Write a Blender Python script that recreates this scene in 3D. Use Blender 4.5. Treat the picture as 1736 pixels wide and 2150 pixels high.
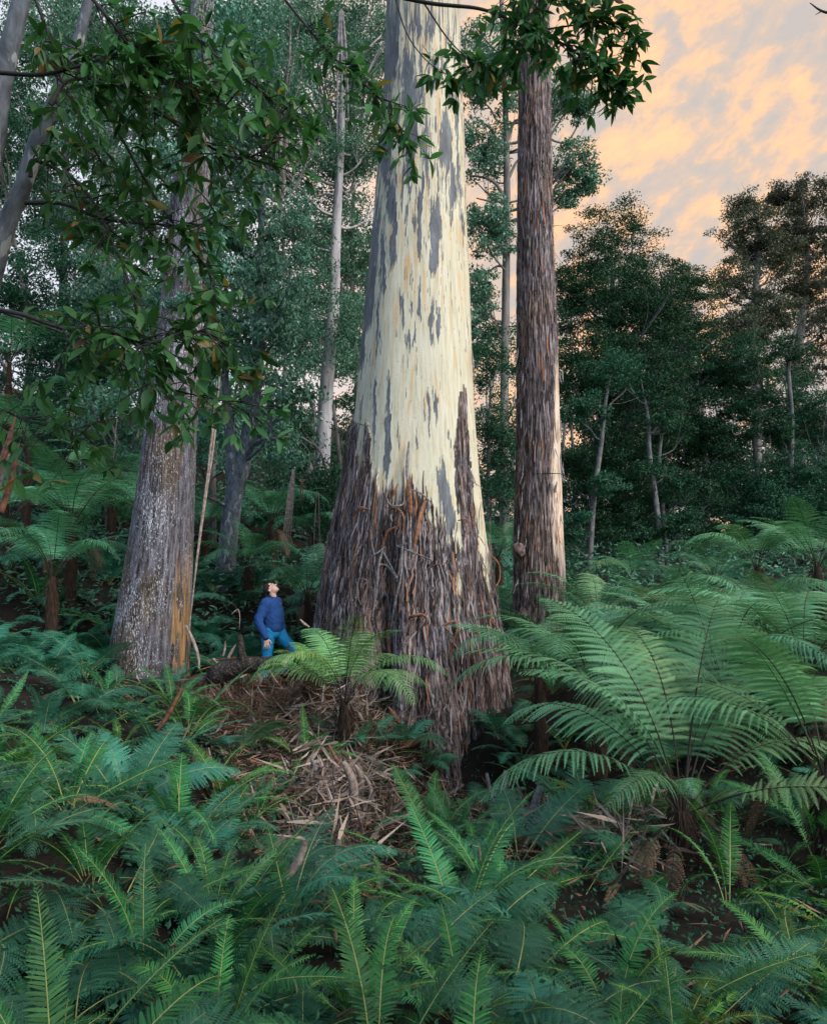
import bpy, math, random
import numpy as np
from mathutils import Vector, Matrix
R = math.radians
S = bpy.context.scene
C = S.collection
for o in list(bpy.data.objects): bpy.data.objects.remove(o)

# ------------------------------------------------------------------ camera
PITCH = R(5.0); FPX = 1560.0; CAMZ = 2.2
cd = bpy.data.cameras.new("camera"); cam = bpy.data.objects.new("camera", cd); C.objects.link(cam)
cam.location = (0, 0, CAMZ); cam.rotation_euler = (math.pi/2 + PITCH, 0, 0)
cd.sensor_fit = 'HORIZONTAL'; cd.sensor_width = 36; cd.lens = 36*FPX/1736
cd.clip_start = 0.05; cd.clip_end = 2000
S.camera = cam

# ------------------------------------------------------------------ world, sun, exposure
SUN_AZ = R(128)      # compass direction the light comes from, clockwise from +Y
SUN_EL = R(38)
w = bpy.data.worlds.new("World"); S.world = w; w.use_nodes = True
nt = w.node_tree; nt.nodes.clear()
def N(t, typ, **kw):
    n = t.nodes.new(typ)
    for k, v in kw.items(): setattr(n, k, v)
    return n
out = N(nt, 'ShaderNodeOutputWorld'); bg = N(nt, 'ShaderNodeBackground'); bg.inputs['Strength'].default_value = 0.15
sky = N(nt, 'ShaderNodeTexSky', sky_type='NISHITA'); sky.sun_disc = False
sky.sun_elevation = SUN_EL; sky.sun_rotation = SUN_AZ; sky.air_density = 1.0; sky.dust_density = 1.5
tc = N(nt, 'ShaderNodeTexCoord'); sx = N(nt, 'ShaderNodeSeparateXYZ'); nt.links.new(tc.outputs['Generated'], sx.inputs[0])
def math_(t, op, a, b=None, clamp=False):
    n = N(t, 'ShaderNodeMath', operation=op); n.use_clamp = clamp
    for i, v in enumerate((a, b)):
        if v is None: continue
        if isinstance(v, (int, float)): n.inputs[i].default_value = v
        else: t.links.new(v, n.inputs[i])
    return n.outputs[0]
def ramp_(t, fac, stops, interp='LINEAR'):
    n = N(t, 'ShaderNodeValToRGB'); cr = n.color_ramp; cr.interpolation = interp
    while len(cr.elements) < len(stops): cr.elements.new(0.5)
    for e, (p, c) in zip(cr.elements, stops):
        e.position = p; e.color = (c[0], c[1], c[2], 1) if not isinstance(c, (int, float)) else (c, c, c, 1)
    t.links.new(fac, n.inputs[0]); return n.outputs[0]
def mix_(t, fac, a, b, mode='MIX'):
    n = N(t, 'ShaderNodeMix', data_type='RGBA', blend_type=mode)
    for s, v in ((0, fac), (6, a), (7, b)):
        if isinstance(v, (int, float)): n.inputs[s].default_value = v
        elif isinstance(v, tuple): n.inputs[s].default_value = (*v[:3], 1)
        else: t.links.new(v, n.inputs[s])
    return n.outputs[2]
def noise_(t, vec, scale, detail=4, rough=0.5, dist=0.0):
    n = N(t, 'ShaderNodeTexNoise'); n.inputs['Scale'].default_value = scale; n.inputs['Detail'].default_value = detail
    n.inputs['Roughness'].default_value = rough; n.inputs['Distortion'].default_value = dist
    if vec is not None: t.links.new(vec, n.inputs['Vector'])
    return n.outputs['Fac']
def map_(t, vec, scale=(1, 1, 1), rot=(0, 0, 0), loc=(0, 0, 0)):
    n = N(t, 'ShaderNodeMapping'); n.inputs['Scale'].default_value = scale; n.inputs['Rotation'].default_value = rot
    n.inputs['Location'].default_value = loc; t.links.new(vec, n.inputs['Vector']); return n.outputs[0]
# altocumulus: patches drawn out along one diagonal, in directions of the sky
dv = map_(nt, map_(nt, tc.outputs['Generated'], (1, 1, 1), (0, R(38), 0)), (15, 28, 33), (0, 0, 0), (1.3, 0.4, 2.2))
cl1 = noise_(nt, dv, 1.0, 6, 0.60, 0.15)
cl2 = noise_(nt, map_(nt, map_(nt, tc.outputs['Generated'], (1, 1, 1), (0, R(38), 0)), (3.0, 5, 7), (0, 0, 0), (4, 2, 7)), 1.0, 3, 0.5, 0.3)
cf = math_(nt, 'ADD', math_(nt, 'MULTIPLY', cl1, 0.75), math_(nt, 'MULTIPLY', cl2, 0.40))
clouds = ramp_(nt, cf, [(0.46, (0.48, 0.435, 0.41)), (0.55, (0.58, 0.46, 0.38)), (0.62, (0.79, 0.51, 0.33)), (0.70, (0.92, 0.56, 0.32))])
# warm towards the sunset ahead on the right, pinkish white towards the left
side = ramp_(nt, math_(nt, 'ADD', math_(nt, 'MULTIPLY', sx.outputs[0], 1.6), 0.5, True), [(0.0, (0.64, 0.67, 0.76)), (0.42, (0.70, 0.60, 0.56)), (0.75, (0.60, 0.48, 0.38))])
clouds = mix_(nt, ramp_(nt, math_(nt, 'ADD', math_(nt, 'MULTIPLY', sx.outputs[0], 2.4), 0.55, True), [(0, 0.0), (1, 1.0)]), side, clouds)
bg2 = N(nt, 'ShaderNodeBackground'); bg2.inputs['Strength'].default_value = 1.0
nt.links.new(clouds, bg2.inputs['Color']); nt.links.new(sky.outputs[0], bg.inputs['Color'])
ms = N(nt, 'ShaderNodeMixShader')
nt.links.new(ramp_(nt, math_(nt, 'ADD', math_(nt, 'MULTIPLY', sx.outputs[1], 1.2), 0.35, True), [(0, 0.0), (0.6, 1.0)]), ms.inputs[0])
nt.links.new(bg.outputs[0], ms.inputs[1]); nt.links.new(bg2.outputs[0], ms.inputs[2]); nt.links.new(ms.outputs[0], out.inputs[0])
sl = bpy.data.lights.new("sun", 'SUN'); sl.energy = 1.5; sl.angle = R(22); sl.color = (1.0, 0.95, 0.86)
sun = bpy.data.objects.new("sun", sl); C.objects.link(sun)
sun.rotation_euler = (math.pi/2 - SUN_EL, 0, math.pi - SUN_AZ)
S.view_settings.view_transform = 'Standard'; S.view_settings.look = 'None'; S.view_settings.exposure = 0.42; S.view_settings.gamma = 1
S.render.engine = 'CYCLES'
S.cycles.max_bounces = 5; S.cycles.diffuse_bounces = 3; S.cycles.glossy_bounces = 2; S.cycles.transmission_bounces = 3
S.cycles.caustics_reflective = False; S.cycles.caustics_refractive = False; S.cycles.use_denoising = True
S.cycles.use_adaptive_sampling = True; S.cycles.adaptive_threshold = 0.03
S.render.use_persistent_data = False

# ------------------------------------------------------------------ helpers
def ray(px, py):
    a = (px-868)/FPX; b = (1075-py)/FPX
    return np.array([a, math.cos(PITCH)-b*math.sin(PITCH), math.sin(PITCH)+b*math.cos(PITCH)])
def P(px, py, Y):
    """point of the photograph's sight line at distance Y (metres ahead)"""
    d = ray(px, py); t = Y/d[1]
    return np.array([d[0]*t, Y, CAMZ + d[2]*t])
def proj(p):
    x, y, z = p[0], p[1], p[2]-CAMZ
    f = y*math.cos(PITCH)+z*math.sin(PITCH); u = -y*math.sin(PITCH)+z*math.cos(PITCH)
    return 868+FPX*x/f, 1075-FPX*u/f
rng = np.random.default_rng(7)
_perm = np.random.default_rng(3).permutation(256); _perm = np.concatenate([_perm, _perm, _perm])
_grad = np.random.default_rng(4).normal(size=(256, 3)); _grad /= np.linalg.norm(_grad, axis=1)[:, None]
def pn(x, y, z):
    """3-D gradient noise, about -0.7..0.7"""
    x, y, z = np.broadcast_arrays(np.asarray(x, float), y, z)
    xi = np.floor(x).astype(int); yi = np.floor(y).astype(int); zi = np.floor(z).astype(int)
    xf = x-xi; yf = y-yi; zf = z-zi
    u = xf*xf*xf*(xf*(xf*6-15)+10); v = yf*yf*yf*(yf*(yf*6-15)+10); q = zf*zf*zf*(zf*(zf*6-15)+10)
    xi &= 255; yi &= 255; zi &= 255
    def g(dx, dy, dz):
        h = _perm[_perm[_perm[(xi+dx) & 255]+((yi+dy) & 255)]+((zi+dz) & 255)]
        G = _grad[h]
        return G[..., 0]*(xf-dx)+G[..., 1]*(yf-dy)+G[..., 2]*(zf-dz)
    L = lambda a, b, t: a+(b-a)*t
    return L(L(L(g(0, 0, 0), g(1, 0, 0), u), L(g(0, 1, 0), g(1, 1, 0), u), v),
             L(L(g(0, 0, 1), g(1, 0, 1), u), L(g(0, 1, 1), g(1, 1, 1), u), v), q)
def fbm(x, y, z, o=4, g=0.5):
    s = 0; a = 1.0
    for i in range(o):
        s = s+a*pn(x*2**i+i*17.3, y*2**i+i*5.1, z*2**i+i*9.7); a *= g
    return s
def sst(a, b, x):
    t = np.clip((x-a)/(b-a), 0, 1); return t*t*(3-2*t)

class MB:
    """collects vertices and faces, links them as ONE mesh"""
    def __init__(s): s.v = []; s.f = {3: [], 4: []}; s.m = {3: [], 4: []}; s.a = []; s.n = 0
    def add(s, v, f, mat=0, att=0.5):
        v = np.asarray(v, float).reshape(-1, 3); f = np.asarray(f, int)
        k = f.shape[1]; s.v.append(v); s.f[k].append(f+s.n); s.m[k].append(np.full(len(f), mat) if np.isscalar(mat) else mat)
        s.a.append(np.full(len(v), att) if np.isscalar(att) else np.asarray(att, float)); s.n += len(v)
    def mesh(s, name, mats, smooth=True, attrs=None):
        v = np.concatenate(s.v); f3 = np.concatenate(s.f[3]) if s.f[3] else np.zeros((0, 3), int); f4 = np.concatenate(s.f[4]) if s.f[4] else np.zeros((0, 4), int)
        mi = np.concatenate([np.concatenate(s.m[3]) if s.m[3] else np.zeros(0, int), np.concatenate(s.m[4]) if s.m[4] else np.zeros(0, int)])
        me = bpy.data.meshes.new(name)
        me.vertices.add(len(v)); me.vertices.foreach_set('co', v.astype(np.float32).ravel())
        li = np.concatenate([f3.ravel(), f4.ravel()]); nf = len(f3)+len(f4)
        me.loops.add(len(li)); me.loops.foreach_set('vertex_index', li.astype(np.int32))
        ls = np.concatenate([np.arange(len(f3))*3, len(f3)*3+np.arange(len(f4))*4])
        me.polygons.add(nf); me.polygons.foreach_set('loop_start', ls.astype(np.int32))
        me.polygons.foreach_set('material_index', mi.astype(np.int32))
        me.update(calc_edges=True)
        me.polygons.foreach_set('use_smooth', np.full(nf, smooth))
        A = dict(attrs or {}); A['v'] = np.concatenate(s.a)
        for k, d in A.items():
            at = me.attributes.new(k, 'FLOAT', 'POINT'); at.data.foreach_set('value', d.astype(np.float32))
        for m in (mats if isinstance(mats, (list, tuple)) else [mats]): me.materials.append(m)
        return me
    def build(s, name, mats, parent=None, smooth=True, attrs=None):
        return link(name, s.mesh(name, mats, smooth, attrs), parent)
def link(name, me, parent=None):
    o = bpy.data.objects.new(name, me); C.objects.link(o)
    if parent is not None: o.parent = parent
    return o
def empty(name, loc, rz=0.0):
    o = bpy.data.objects.new(name, None); C.objects.link(o); o.location = tuple(loc); o.rotation_euler = (0, 0, rz); o.empty_display_size = 0.2
    return o
def tag(o, label=None, cat=None, group=None, kind=None):
    if label: o['label'] = label
    if cat: o['category'] = cat
    if group: o['group'] = group
    if kind: o['kind'] = kind
    return o

def spline(pts, n):
    """Catmull-Rom through pts, n samples"""
    p = np.asarray(pts, float)
    if len(p) == 2: return p[0]+(p[1]-p[0])*np.linspace(0, 1, n)[:, None]
    q = np.vstack([2*p[0]-p[1], p, 2*p[-1]-p[-2]])
    t = np.linspace(0, len(p)-1-1e-9, n); i = t.astype(int); f = (t-i)[:, None]
    a, b, c, d = q[i], q[i+1], q[i+2], q[i+3]
    return 0.5*((2*b)+(-a+c)*f+(2*a-5*b+4*c-d)*f**2+(-a+3*b-3*c+d)*f**3)
def frames(c):
    T = np.gradient(c, axis=0); T /= np.linalg.norm(T, axis=1)[:, None]+1e-12
    ref = np.array([0.0, 1.0, 0.0]) if abs(T[0][1]) < 0.8 else np.array([1.0, 0, 0])
    U = np.empty_like(T); u = ref-T[0]*(ref@T[0]); u /= np.linalg.norm(u); U[0] = u
    for i in range(1, len(T)):
        u = U[i-1]-T[i]*(U[i-1]@T[i]); U[i] = u/(np.linalg.norm(u)+1e-12)
    return T, U, np.cross(T, U)
def tube(mb, pts, rad, sides=8, n=None, mat=0, att=0.5, knob=0.0, seed=0, cap=True):
    n = n or max(2, len(pts)*4)
    c = spline(pts, n); r = np.interp(np.linspace(0, 1, n), np.linspace(0, 1, len(rad)), rad)
    T, U, V = frames(c); th = np.arange(sides)/sides*2*math.pi
    rr = r[:, None]*np.ones(sides)
    if knob: rr = rr*(1+knob*fbm(np.cos(th)[None, :]*1.3+seed, np.sin(th)[None, :]*1.3, np.linspace(0, n*0.35, n)[:, None], 3))
    v = c[:, None, :]+rr[:, :, None]*(np.cos(th)[None, :, None]*U[:, None, :]+np.sin(th)[None, :, None]*V[:, None, :])
    i = np.arange(n-1)[:, None]*sides; j = np.arange(sides)[None, :]; k = (j+1) % sides
    f = np.stack([i+j, i+k, i+sides+k, i+sides+j], -1).reshape(-1, 4)
    mb.add(v.reshape(-1, 3), f, mat, att)
    if cap:
        for e, idx in ((0, 0), (n-1, 1)):
            vv = np.vstack([v[e], c[e][None]]); a = np.arange(sides); b = (a+1) % sides
            mb.add(vv, np.stack([b, a, np.full(sides, sides)] if idx == 0 else [a, b, np.full(sides, sides)], -1), mat, att)
    return c
def unit(v): v = np.asarray(v, float); return v/(np.linalg.norm(v, axis=-1, keepdims=True)+1e-12)
def rnd_dir(n, g=rng): return unit(g.normal(size=(n, 3)))

# ------------------------------------------------------------------ materials
def new_mat(name):
    m = bpy.data.materials.new(name); m.use_nodes = True; t = m.node_tree; t.nodes.clear()
    o = N(t, 'ShaderNodeOutputMaterial'); b = N(t, 'ShaderNodeBsdfPrincipled'); t.links.new(b.outputs[0], o.inputs[0])
    return m, t, b, o
def setin(t, b, k, v):
    if isinstance(v, (int, float)): b.inputs[k].default_value = v
    elif isinstance(v, tuple): b.inputs[k].default_value = (*v[:3], 1)
    else: t.links.new(v, b.inputs[k])
def attr_(t, name): n = N(t, 'ShaderNodeAttribute', attribute_name=name); return n.outputs['Fac']
def objc(t): return N(t, 'ShaderNodeTexCoord').outputs['Object']
def bump_(t, b, h, strength, dist=0.01):
    n = N(t, 'ShaderNodeBump'); n.inputs['Strength'].default_value = strength; n.inputs['Distance'].default_value = dist
    t.links.new(h, n.inputs['Height']); t.links.new(n.outputs[0], b.inputs['Normal'])
def leaf_mat(name, dark, light, rough=0.45, trans=0.25, tint=True, spec=0.5):
    m, t, b, o = new_mat(name)
    c = mix_(t, attr_(t, 'v'), dark, light)
    if tint:
        oi = N(t, 'ShaderNodeObjectInfo'); c = mix_(t, 1.0, c, oi.outputs['Color'], 'MULTIPLY')
        hs = N(t, 'ShaderNodeHueSaturation'); t.links.new(c, hs.inputs['Color'])
        t.links.new(math_(t, 'ADD', math_(t, 'MULTIPLY', oi.outputs['Random'], 0.55), 0.72), hs.inputs['Value'])
        t.links.new(math_(t, 'ADD', math_(t, 'MULTIPLY', oi.outputs['Random'], 0.03), 0.485), hs.inputs['Hue']); c = hs.outputs[0]
    setin(t, b, 'Base Color', c); b.inputs['Roughness'].default_value = rough; b.inputs['Specular IOR Level'].default_value = spec
    tr = N(t, 'ShaderNodeBsdfTranslucent'); t.links.new(mix_(t, 1.0, c, (1.0, 1.15, 0.7), 'MULTIPLY'), tr.inputs['Color'])
    mx = N(t, 'ShaderNodeMixShader'); mx.inputs[0].default_value = trans
    t.links.new(b.outputs[0], mx.inputs[1]); t.links.new(tr.outputs[0], mx.inputs[2]); t.links.new(mx.outputs[0], o.inputs[0])
    return m
def plain(name, col, rough=0.7, var=0.35, scale=8.0, bump=0.3, stretch=(1, 1, 1), col2=None, spec=0.4):
    m, t, b, o = new_mat(name)
    n = noise_(t, map_(t, objc(t), stretch), scale, 5, 0.6)
    c2 = col2 or tuple(x*(1-var) for x in col)
    setin(t, b, 'Base Color', ramp_(t, n, [(0.35, c2), (0.65, col)])); b.inputs['Roughness'].default_value = rough
    b.inputs['Specular IOR Level'].default_value = spec
    if bump: bump_(t, b, n, bump, 0.01)
    return m
def bark(name, cols, scale=6.0, zs=0.15, rough=0.8, bump=0.6, spots=None, dist=0.03):
    """fissured bark: noise stretched along the trunk, cols = ramp from crack to ridge"""
    m, t, b, o = new_mat(name); oc = objc(t)
    n1 = noise_(t, map_(t, oc, (1, 1, zs)), scale, 6, 0.65, 0.6)
    n2 = noise_(t, map_(t, oc, (1, 1, 0.3)), scale*0.25, 4, 0.5)
    k = math_(t, 'ADD', math_(t, 'MULTIPLY', n1, 0.75), math_(t, 'MULTIPLY', n2, 0.25))
    c = ramp_(t, k, [(0.36+0.28*i/(len(cols)-1), c) for i, c in enumerate(cols)])
    if spots:
        s = noise_(t, map_(t, oc, (1, 1, 0.35), (0, 0, 0), (5, 2, 7)), spots[1], 3, 0.55)
        c = mix_(t, ramp_(t, s, [(spots[2], 0.0), (spots[2]+0.03, 1.0)]), c, spots[0])
    setin(t, b, 'Base Color', c); b.inputs['Roughness'].default_value = rough; b.inputs['Specular IOR Level'].default_value = 0.3
    bump_(t, b, n1, bump, dist)
    return m
M = {}
M['fish'] = leaf_mat('hard water fern green', (0.010, 0.105, 0.032), (0.06, 0.32, 0.11), 0.48, 0.25, spec=0.35)
M['tfern'] = leaf_mat('tree fern green', (0.05, 0.20, 0.10), (0.22, 0.52, 0.30), 0.55, 0.22, spec=0.35)
M['bfern'] = leaf_mat('blue green fern', (0.018, 0.13, 0.085), (0.08, 0.31, 0.20), 0.55, 0.15, spec=0.35)
M['dead'] = leaf_mat('dead fern brown', (0.07, 0.04, 0.025), (0.26, 0.16, 0.10), 0.7, 0.1)
M['rachis'] = plain('pale rachis', (0.42, 0.46, 0.16), 0.5, bump=0)
M['rachis_dark'] = plain('dark rachis', (0.03, 0.022, 0.014), 0.5, bump=0)
M['canopy'] = leaf_mat('overhanging leaf green', (0.024, 0.095, 0.032), (0.085, 0.25, 0.085), 0.48, 0.35, spec=0.35)
M['gumleaf'] = leaf_mat('gum leaf grey green', (0.038, 0.14, 0.10), (0.20, 0.45, 0.34), 0.35, 0.25)
M['wattle'] = leaf_mat('blackwood leaf', (0.010, 0.060, 0.034), (0.045, 0.16, 0.08), 0.55, 0.2, spec=0.3)
M['oldleaf'] = leaf_mat('old yellowed leaf', (0.16, 0.09, 0.03), (0.30, 0.26, 0.06), 0.5, 0.3)
M['gumpale'] = leaf_mat('pale hanging gum leaf', (0.04, 0.17, 0.11), (0.22, 0.50, 0.40), 0.32, 0.2)
M['farleaf'] = leaf_mat('far gum leaf', (0.04, 0.055, 0.034), (0.11, 0.13, 0.08), 0.5, 0.3)
M['hillwood'] = leaf_mat('hillside leaf', (0.018, 0.09, 0.058), (0.10, 0.27, 0.18), 0.5, 0.2)
M['twig'] = plain('dark twig bark', (0.035, 0.035, 0.035), 0.7, scale=30)
M['soil'] = plain('forest soil', (0.018, 0.013, 0.009), 0.95, scale=9, bump=1.0, col2=(0.006, 0.005, 0.004))
M['grey_bark'] = bark('grey rough bark', [(0.035, 0.03, 0.03), (0.10, 0.09, 0.095), (0.19, 0.175, 0.18), (0.27, 0.26, 0.28)], 9, 0.10, spots=((0.62, 0.66, 0.70), 26, 0.63))
M['smooth_grey'] = bark('smooth grey bark', [(0.04, 0.048, 0.058), (0.10, 0.12, 0.145), (0.18, 0.21, 0.25)], 14, 0.5, bump=0.4, spots=((0.28, 0.32, 0.34), 12, 0.60))
M['smooth_grey2'] = bark('pale grey stem bark', [(0.05, 0.055, 0.06), (0.13, 0.14, 0.15), (0.24, 0.25, 0.265)], 9, 0.5, bump=0.2)
M['pale_bark'] = bark('pale gum bark', [(0.20, 0.21, 0.25), (0.42, 0.42, 0.46), (0.60, 0.59, 0.60)], 5, 0.15, bump=0.15)
M['rough_brown'] = bark('brown stringy bark', [(0.03, 0.02, 0.02), (0.10, 0.07, 0.065), (0.20, 0.15, 0.14), (0.33, 0.28, 0.28)], 11, 0.07, bump=0.9)
M['far_trunk'] = bark('far trunk bark', [(0.07, 0.065, 0.06), (0.20, 0.19, 0.19), (0.32, 0.31, 0.31)], 5, 0.15, bump=0.2)
M['moss'] = plain('moss', (0.20, 0.22, 0.03), 0.9, scale=40)
M['strip_out'] = plain('grey bark strip', (0.30, 0.31, 0.34), 0.6, scale=22, stretch=(1, 1, 1), col2=(0.09, 0.07, 0.065))
M['strip_in'] = plain('orange bark strip', (0.34, 0.15, 0.075), 0.6, scale=22, col2=(0.08, 0.035, 0.022))
M['strip_pale'] = plain('pale bark strip', (0.46, 0.39, 0.35), 0.6, scale=22, col2=(0.19, 0.13, 0.10))

# ------------------------------------------------------------------ the ground
_cp = []
def cp(px, py, Y): p = P(px, py, Y); _cp.append((p[0], p[1], p[2]))
for p in [(0, 0, 0.55), (-2, 0.5, 0.55), (2, 0.5, 0.4), (0, -6, 0.6), (-8, -4, 1.2), (8, -4, 0.3), (-1.5, 3, 0.25), (0, 3, 0.05), (1.5, 3, -0.1), (-5, 3, 0.6), (5, 3, -0.2)]: _cp.append(p)
cp(1430, 1830, 6.5); cp(1650, 1830, 6.5); cp(1150, 1900, 6.0); cp(700, 1660, 9.0); cp(640, 1840, 7.0); cp(900, 1900, 6.0)
cp(980, 1690, 10.6); cp(560, 1530, 11.5); cp(570, 1437, 12.7); cp(640, 1437, 12.7); cp(500, 1440, 12.7); cp(1060, 1480, 12.2); cp(1150, 1340, 15.0)
cp(860, 1440, 12.6); cp(760, 1530, 10.6); cp(700, 1450, 11.5); cp(800, 1490, 11.1); cp(850, 1520, 10.9); cp(1070, 1500, 11.5); cp(1110, 1520, 11.2)
cp(930, 1715, 10.1); cp(1010, 1725, 10.1); cp(960, 1760, 9.4); cp(1060, 1680, 10.7); cp(1100, 1740, 9.8); cp(1040, 1760, 9.2)
cp(0, 1420, 10); cp(0, 1700, 5); cp(320, 1405, 12.5); cp(200, 1500, 9.5); cp(300, 1640, 7.5); cp(400, 1800, 5.5)
cp(470, 1245, 16.5); cp(100, 1170, 17); cp(620, 1230, 17); cp(-300, 1100, 17); cp(100, 1060, 24); cp(500, 1090, 24); cp(750, 1120, 25)
cp(1250, 1270, 19); cp(1600, 1330, 13); cp(1900, 1400, 10); cp(1450, 1400, 11); cp(1200, 1420, 12)
cp(1390, 1180, 34); cp(1240, 1190, 28); cp(1650, 1170, 32); cp(1900, 1180, 34); cp(1000, 1180, 30)
cp(0, 900, 45); cp(400, 950, 45); cp(800, 1060, 50); cp(1200, 1130, 60); cp(1700, 1130, 60); cp(-400, 850, 45)
_cp += [(-60, 90, 26), (-20, 90, 22), (20, 100, 9), (60, 100, 6), (-60, 20, 12), (60, 20, 1), (60, 60, 3), (-60, -20, 6), (60, -20, 0)]
_cp = np.array(_cp)
def hgt(x, y):
    x = np.atleast_1d(np.asarray(x, float)); y = np.atleast_1d(np.asarray(y, float))
    d2 = (x[..., None]-_cp[:, 0])**2+(y[..., None]-_cp[:, 1])**2
    sc = 0.10*(4+np.hypot(_cp[:, 0], _cp[:, 1]))
    ww = 1/(d2+(0.25*sc)**2)**1.6*sc
    h = (ww*_cp[:, 2]).sum(-1)/ww.sum(-1)
    return h+0.10*fbm(x*0.55, y*0.55, 0.5, 3)
def hg(x, y): return float(hgt(x, y)[0])
def ground_hit(px, py):
    d = ray(px, py)
    for t in np.arange(1.5, 70, 0.05):
        q = d*t
        if CAMZ+q[2] < hg(q[0], q[1]): return q[0], q[1]
    return q[0], q[1]
def ground():
    n = 230; u = np.linspace(-1, 1, n)
    X = np.sinh(u*3.6)/np.sinh(3.6)*95; Y = -9+np.linspace(0, 1, n)**2.1*135
    gx, gy = np.meshgrid(X, Y); gz = hgt(gx.ravel(), gy.ravel())
    mb = MB(); i = np.arange(n-1)[:, None]*n+np.arange(n-1)[None, :]
    mb.add(np.stack([gx.ravel(), gy.ravel(), gz], -1), np.stack([i, i+1, i+n+1, i+n], -1).reshape(-1, 4))
    tag(mb.build('ground', M['soil']), 'dark forest soil under the ferns', 'ground', kind='structure')
ground()

# ------------------------------------------------------------------ strips of bark
def ribbon(mb, pts, wid, nrm, curl=1.2, n=None, twist=0.0, th=0.004, att=0.5, cols=5, flip=False):
    """a curled strip with an outer and an inner face (material 0 and 1) and a real thickness"""
    n = n or max(6, len(pts)*4)
    c = spline(pts, n); T = unit(np.gradient(c, axis=0)); nn = np.asarray(nrm, float)*np.ones((n, 3))
    Sd = unit(np.cross(T, nn)); Nn = unit(np.cross(Sd, T))
    a = np.linspace(0, twist, n)[:, None]; Sd, Nn = Sd*np.cos(a)+Nn*np.sin(a), Nn*np.cos(a)-Sd*np.sin(a)
    w_ = np.interp(np.linspace(0, 1, n), np.linspace(0, 1, len(wid)), wid)*(1+0.25*pn(np.linspace(0, 6, n)+c[0][0]*7, 0.3, c[0][2]))
    s = np.linspace(-1, 1, cols)[None, :]
    k = max(curl, 0.05)
    off = np.sin(s*k)/k*w_[:, None]/2; dep = (np.cos(s*k)-1)/k*w_[:, None]/2
    V = c[:, None]+Sd[:, None]*off[..., None]+Nn[:, None]*dep[..., None]
    nl = unit(Nn[:, None]*np.cos(s*k)[..., None]+Sd[:, None]*np.sin(s*k)[..., None])
    W = V-nl*th
    i = np.arange(n-1)[:, None]*cols+np.arange(cols-1)[None]
    f = np.stack([i, i+1, i+cols+1, i+cols], -1).reshape(-1, 4)
    m = n*cols
    e1 = np.arange(n-1)*cols; e2 = e1+cols-1
    g = np.vstack([np.stack([e1, e1+cols, e1+cols+m, e1+m], -1), np.stack([e2+cols, e2, e2+m, e2+cols+m], -1)])
    F = np.vstack([f, f[:, ::-1]+m, g]); mt = np.concatenate([np.full(len(f), 0), np.full(len(f), 1), np.full(len(g), 1)])
    if flip: mt = 1-mt
    mb.add(np.vstack([V.reshape(-1, 3), W.reshape(-1, 3)]), F, mt, att)

# ------------------------------------------------------------------ the giant mountain ash
Y0 = 12.8
_edge = np.array([  # y, left, right of the silhouette, pixels of the photograph
 (-900, 850, 945), (-400, 832, 952), (10, 812, 964), (150, 808, 968), (300, 797, 974), (450, 786, 978), (600, 771, 984), (750, 757, 989), (850, 747, 993),
 (900, 741, 996), (1000, 726, 1003), (1100, 706, 1014), (1200, 688, 1026), (1300, 672, 1040), (1350, 664, 1048), (1420, 652, 1056), (1500, 636, 1068), (1700, 600, 1090)])
_ez = np.array([P(868, e[0], Y0)[2] for e in _edge]); _el = np.array([P(e[1], e[0], Y0)[0] for e in _edge]); _er = np.array([P(e[2], e[0], Y0)[0] for e in _edge])
_o = np.argsort(_ez); _ez, _el, _er = _ez[_o], _el[_o], _er[_o]
ZT = _ez[-1]
def g_ctr(z):
    l = np.interp(z, _ez, _el); r = np.interp(z, _ez, _er); return (l+r)/2, (r-l)/2*np.where(z > ZT, 1-(z-ZT)/30, 1)
_zl = lambda py: P(868, py, 11.2)[2]
_lobes = [(-73, 12, 0.18, _zl(1200), 1.7), (-104, 7, -0.42, _zl(1090), 0.6), (-122, 16, 0.07, _zl(1250), 1.0), (-150, 7, -0.14, _zl(1130), 0.9), (-38, 7, -0.20, _zl(1160), 1.0), (-85, 4, -0.10, _zl(1250), 0.8), (-64, 4, -0.08, _zl(1200), 0.9), (-136, 4, -0.08, _zl(1200), 0.9), (-24, 5, -0.08, _zl(1180), 0.9),
          (-14, 12, 0.01, _zl(1200), 1.3), (-92, 7, 0.05, _zl(1260), 1.0), (-55, 6, -0.10, _zl(1380), 1.2), (172, 14, 0.03, _zl(1250), 1.2), (40, 20, 0.15, _zl(1200), 1.2), (95, 12, -0.2, _zl(1150), 1.0), (130, 14, 0.12, _zl(1200), 1.2)]
def g_rad(th, z):
    c, r = g_ctr(z); k = np.ones_like(r+th)
    for a, wd, amp, zt, pw in _lobes:
        dd = (th-R(a)+math.pi) % (2*math.pi)-math.pi
        zz = np.clip((zt-z)/(zt+0.3), 0, 2.2)
        k = k+amp*zz**pw*np.exp(-(dd/R(wd))**2)
    k = k+0.012*np.cos(3*th+1)+0.008*np.cos(7*th+z*0.3)
    return r*k
def g_inside(x, y, z):
    c, _ = g_ctr(np.array(z)); return math.hypot(x-float(c), y-Y0) < float(g_rad(np.array(math.atan2(y-Y0, x-float(c))), np.array(z)))
def g_surf(px, py, lift=0.0):
    d = ray(px, py)
    for Y in np.arange(9.6, 13.4, 0.02):
        t = Y/d[1]; p = np.array([d[0]*t, Y, CAMZ+d[2]*t])
        if g_inside(*p): break
    c, _ = g_ctr(np.array(p[2])); nrm = unit(np.array([p[0]-float(c), p[1]-Y0, 0.0]))
    return p+nrm*lift
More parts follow.
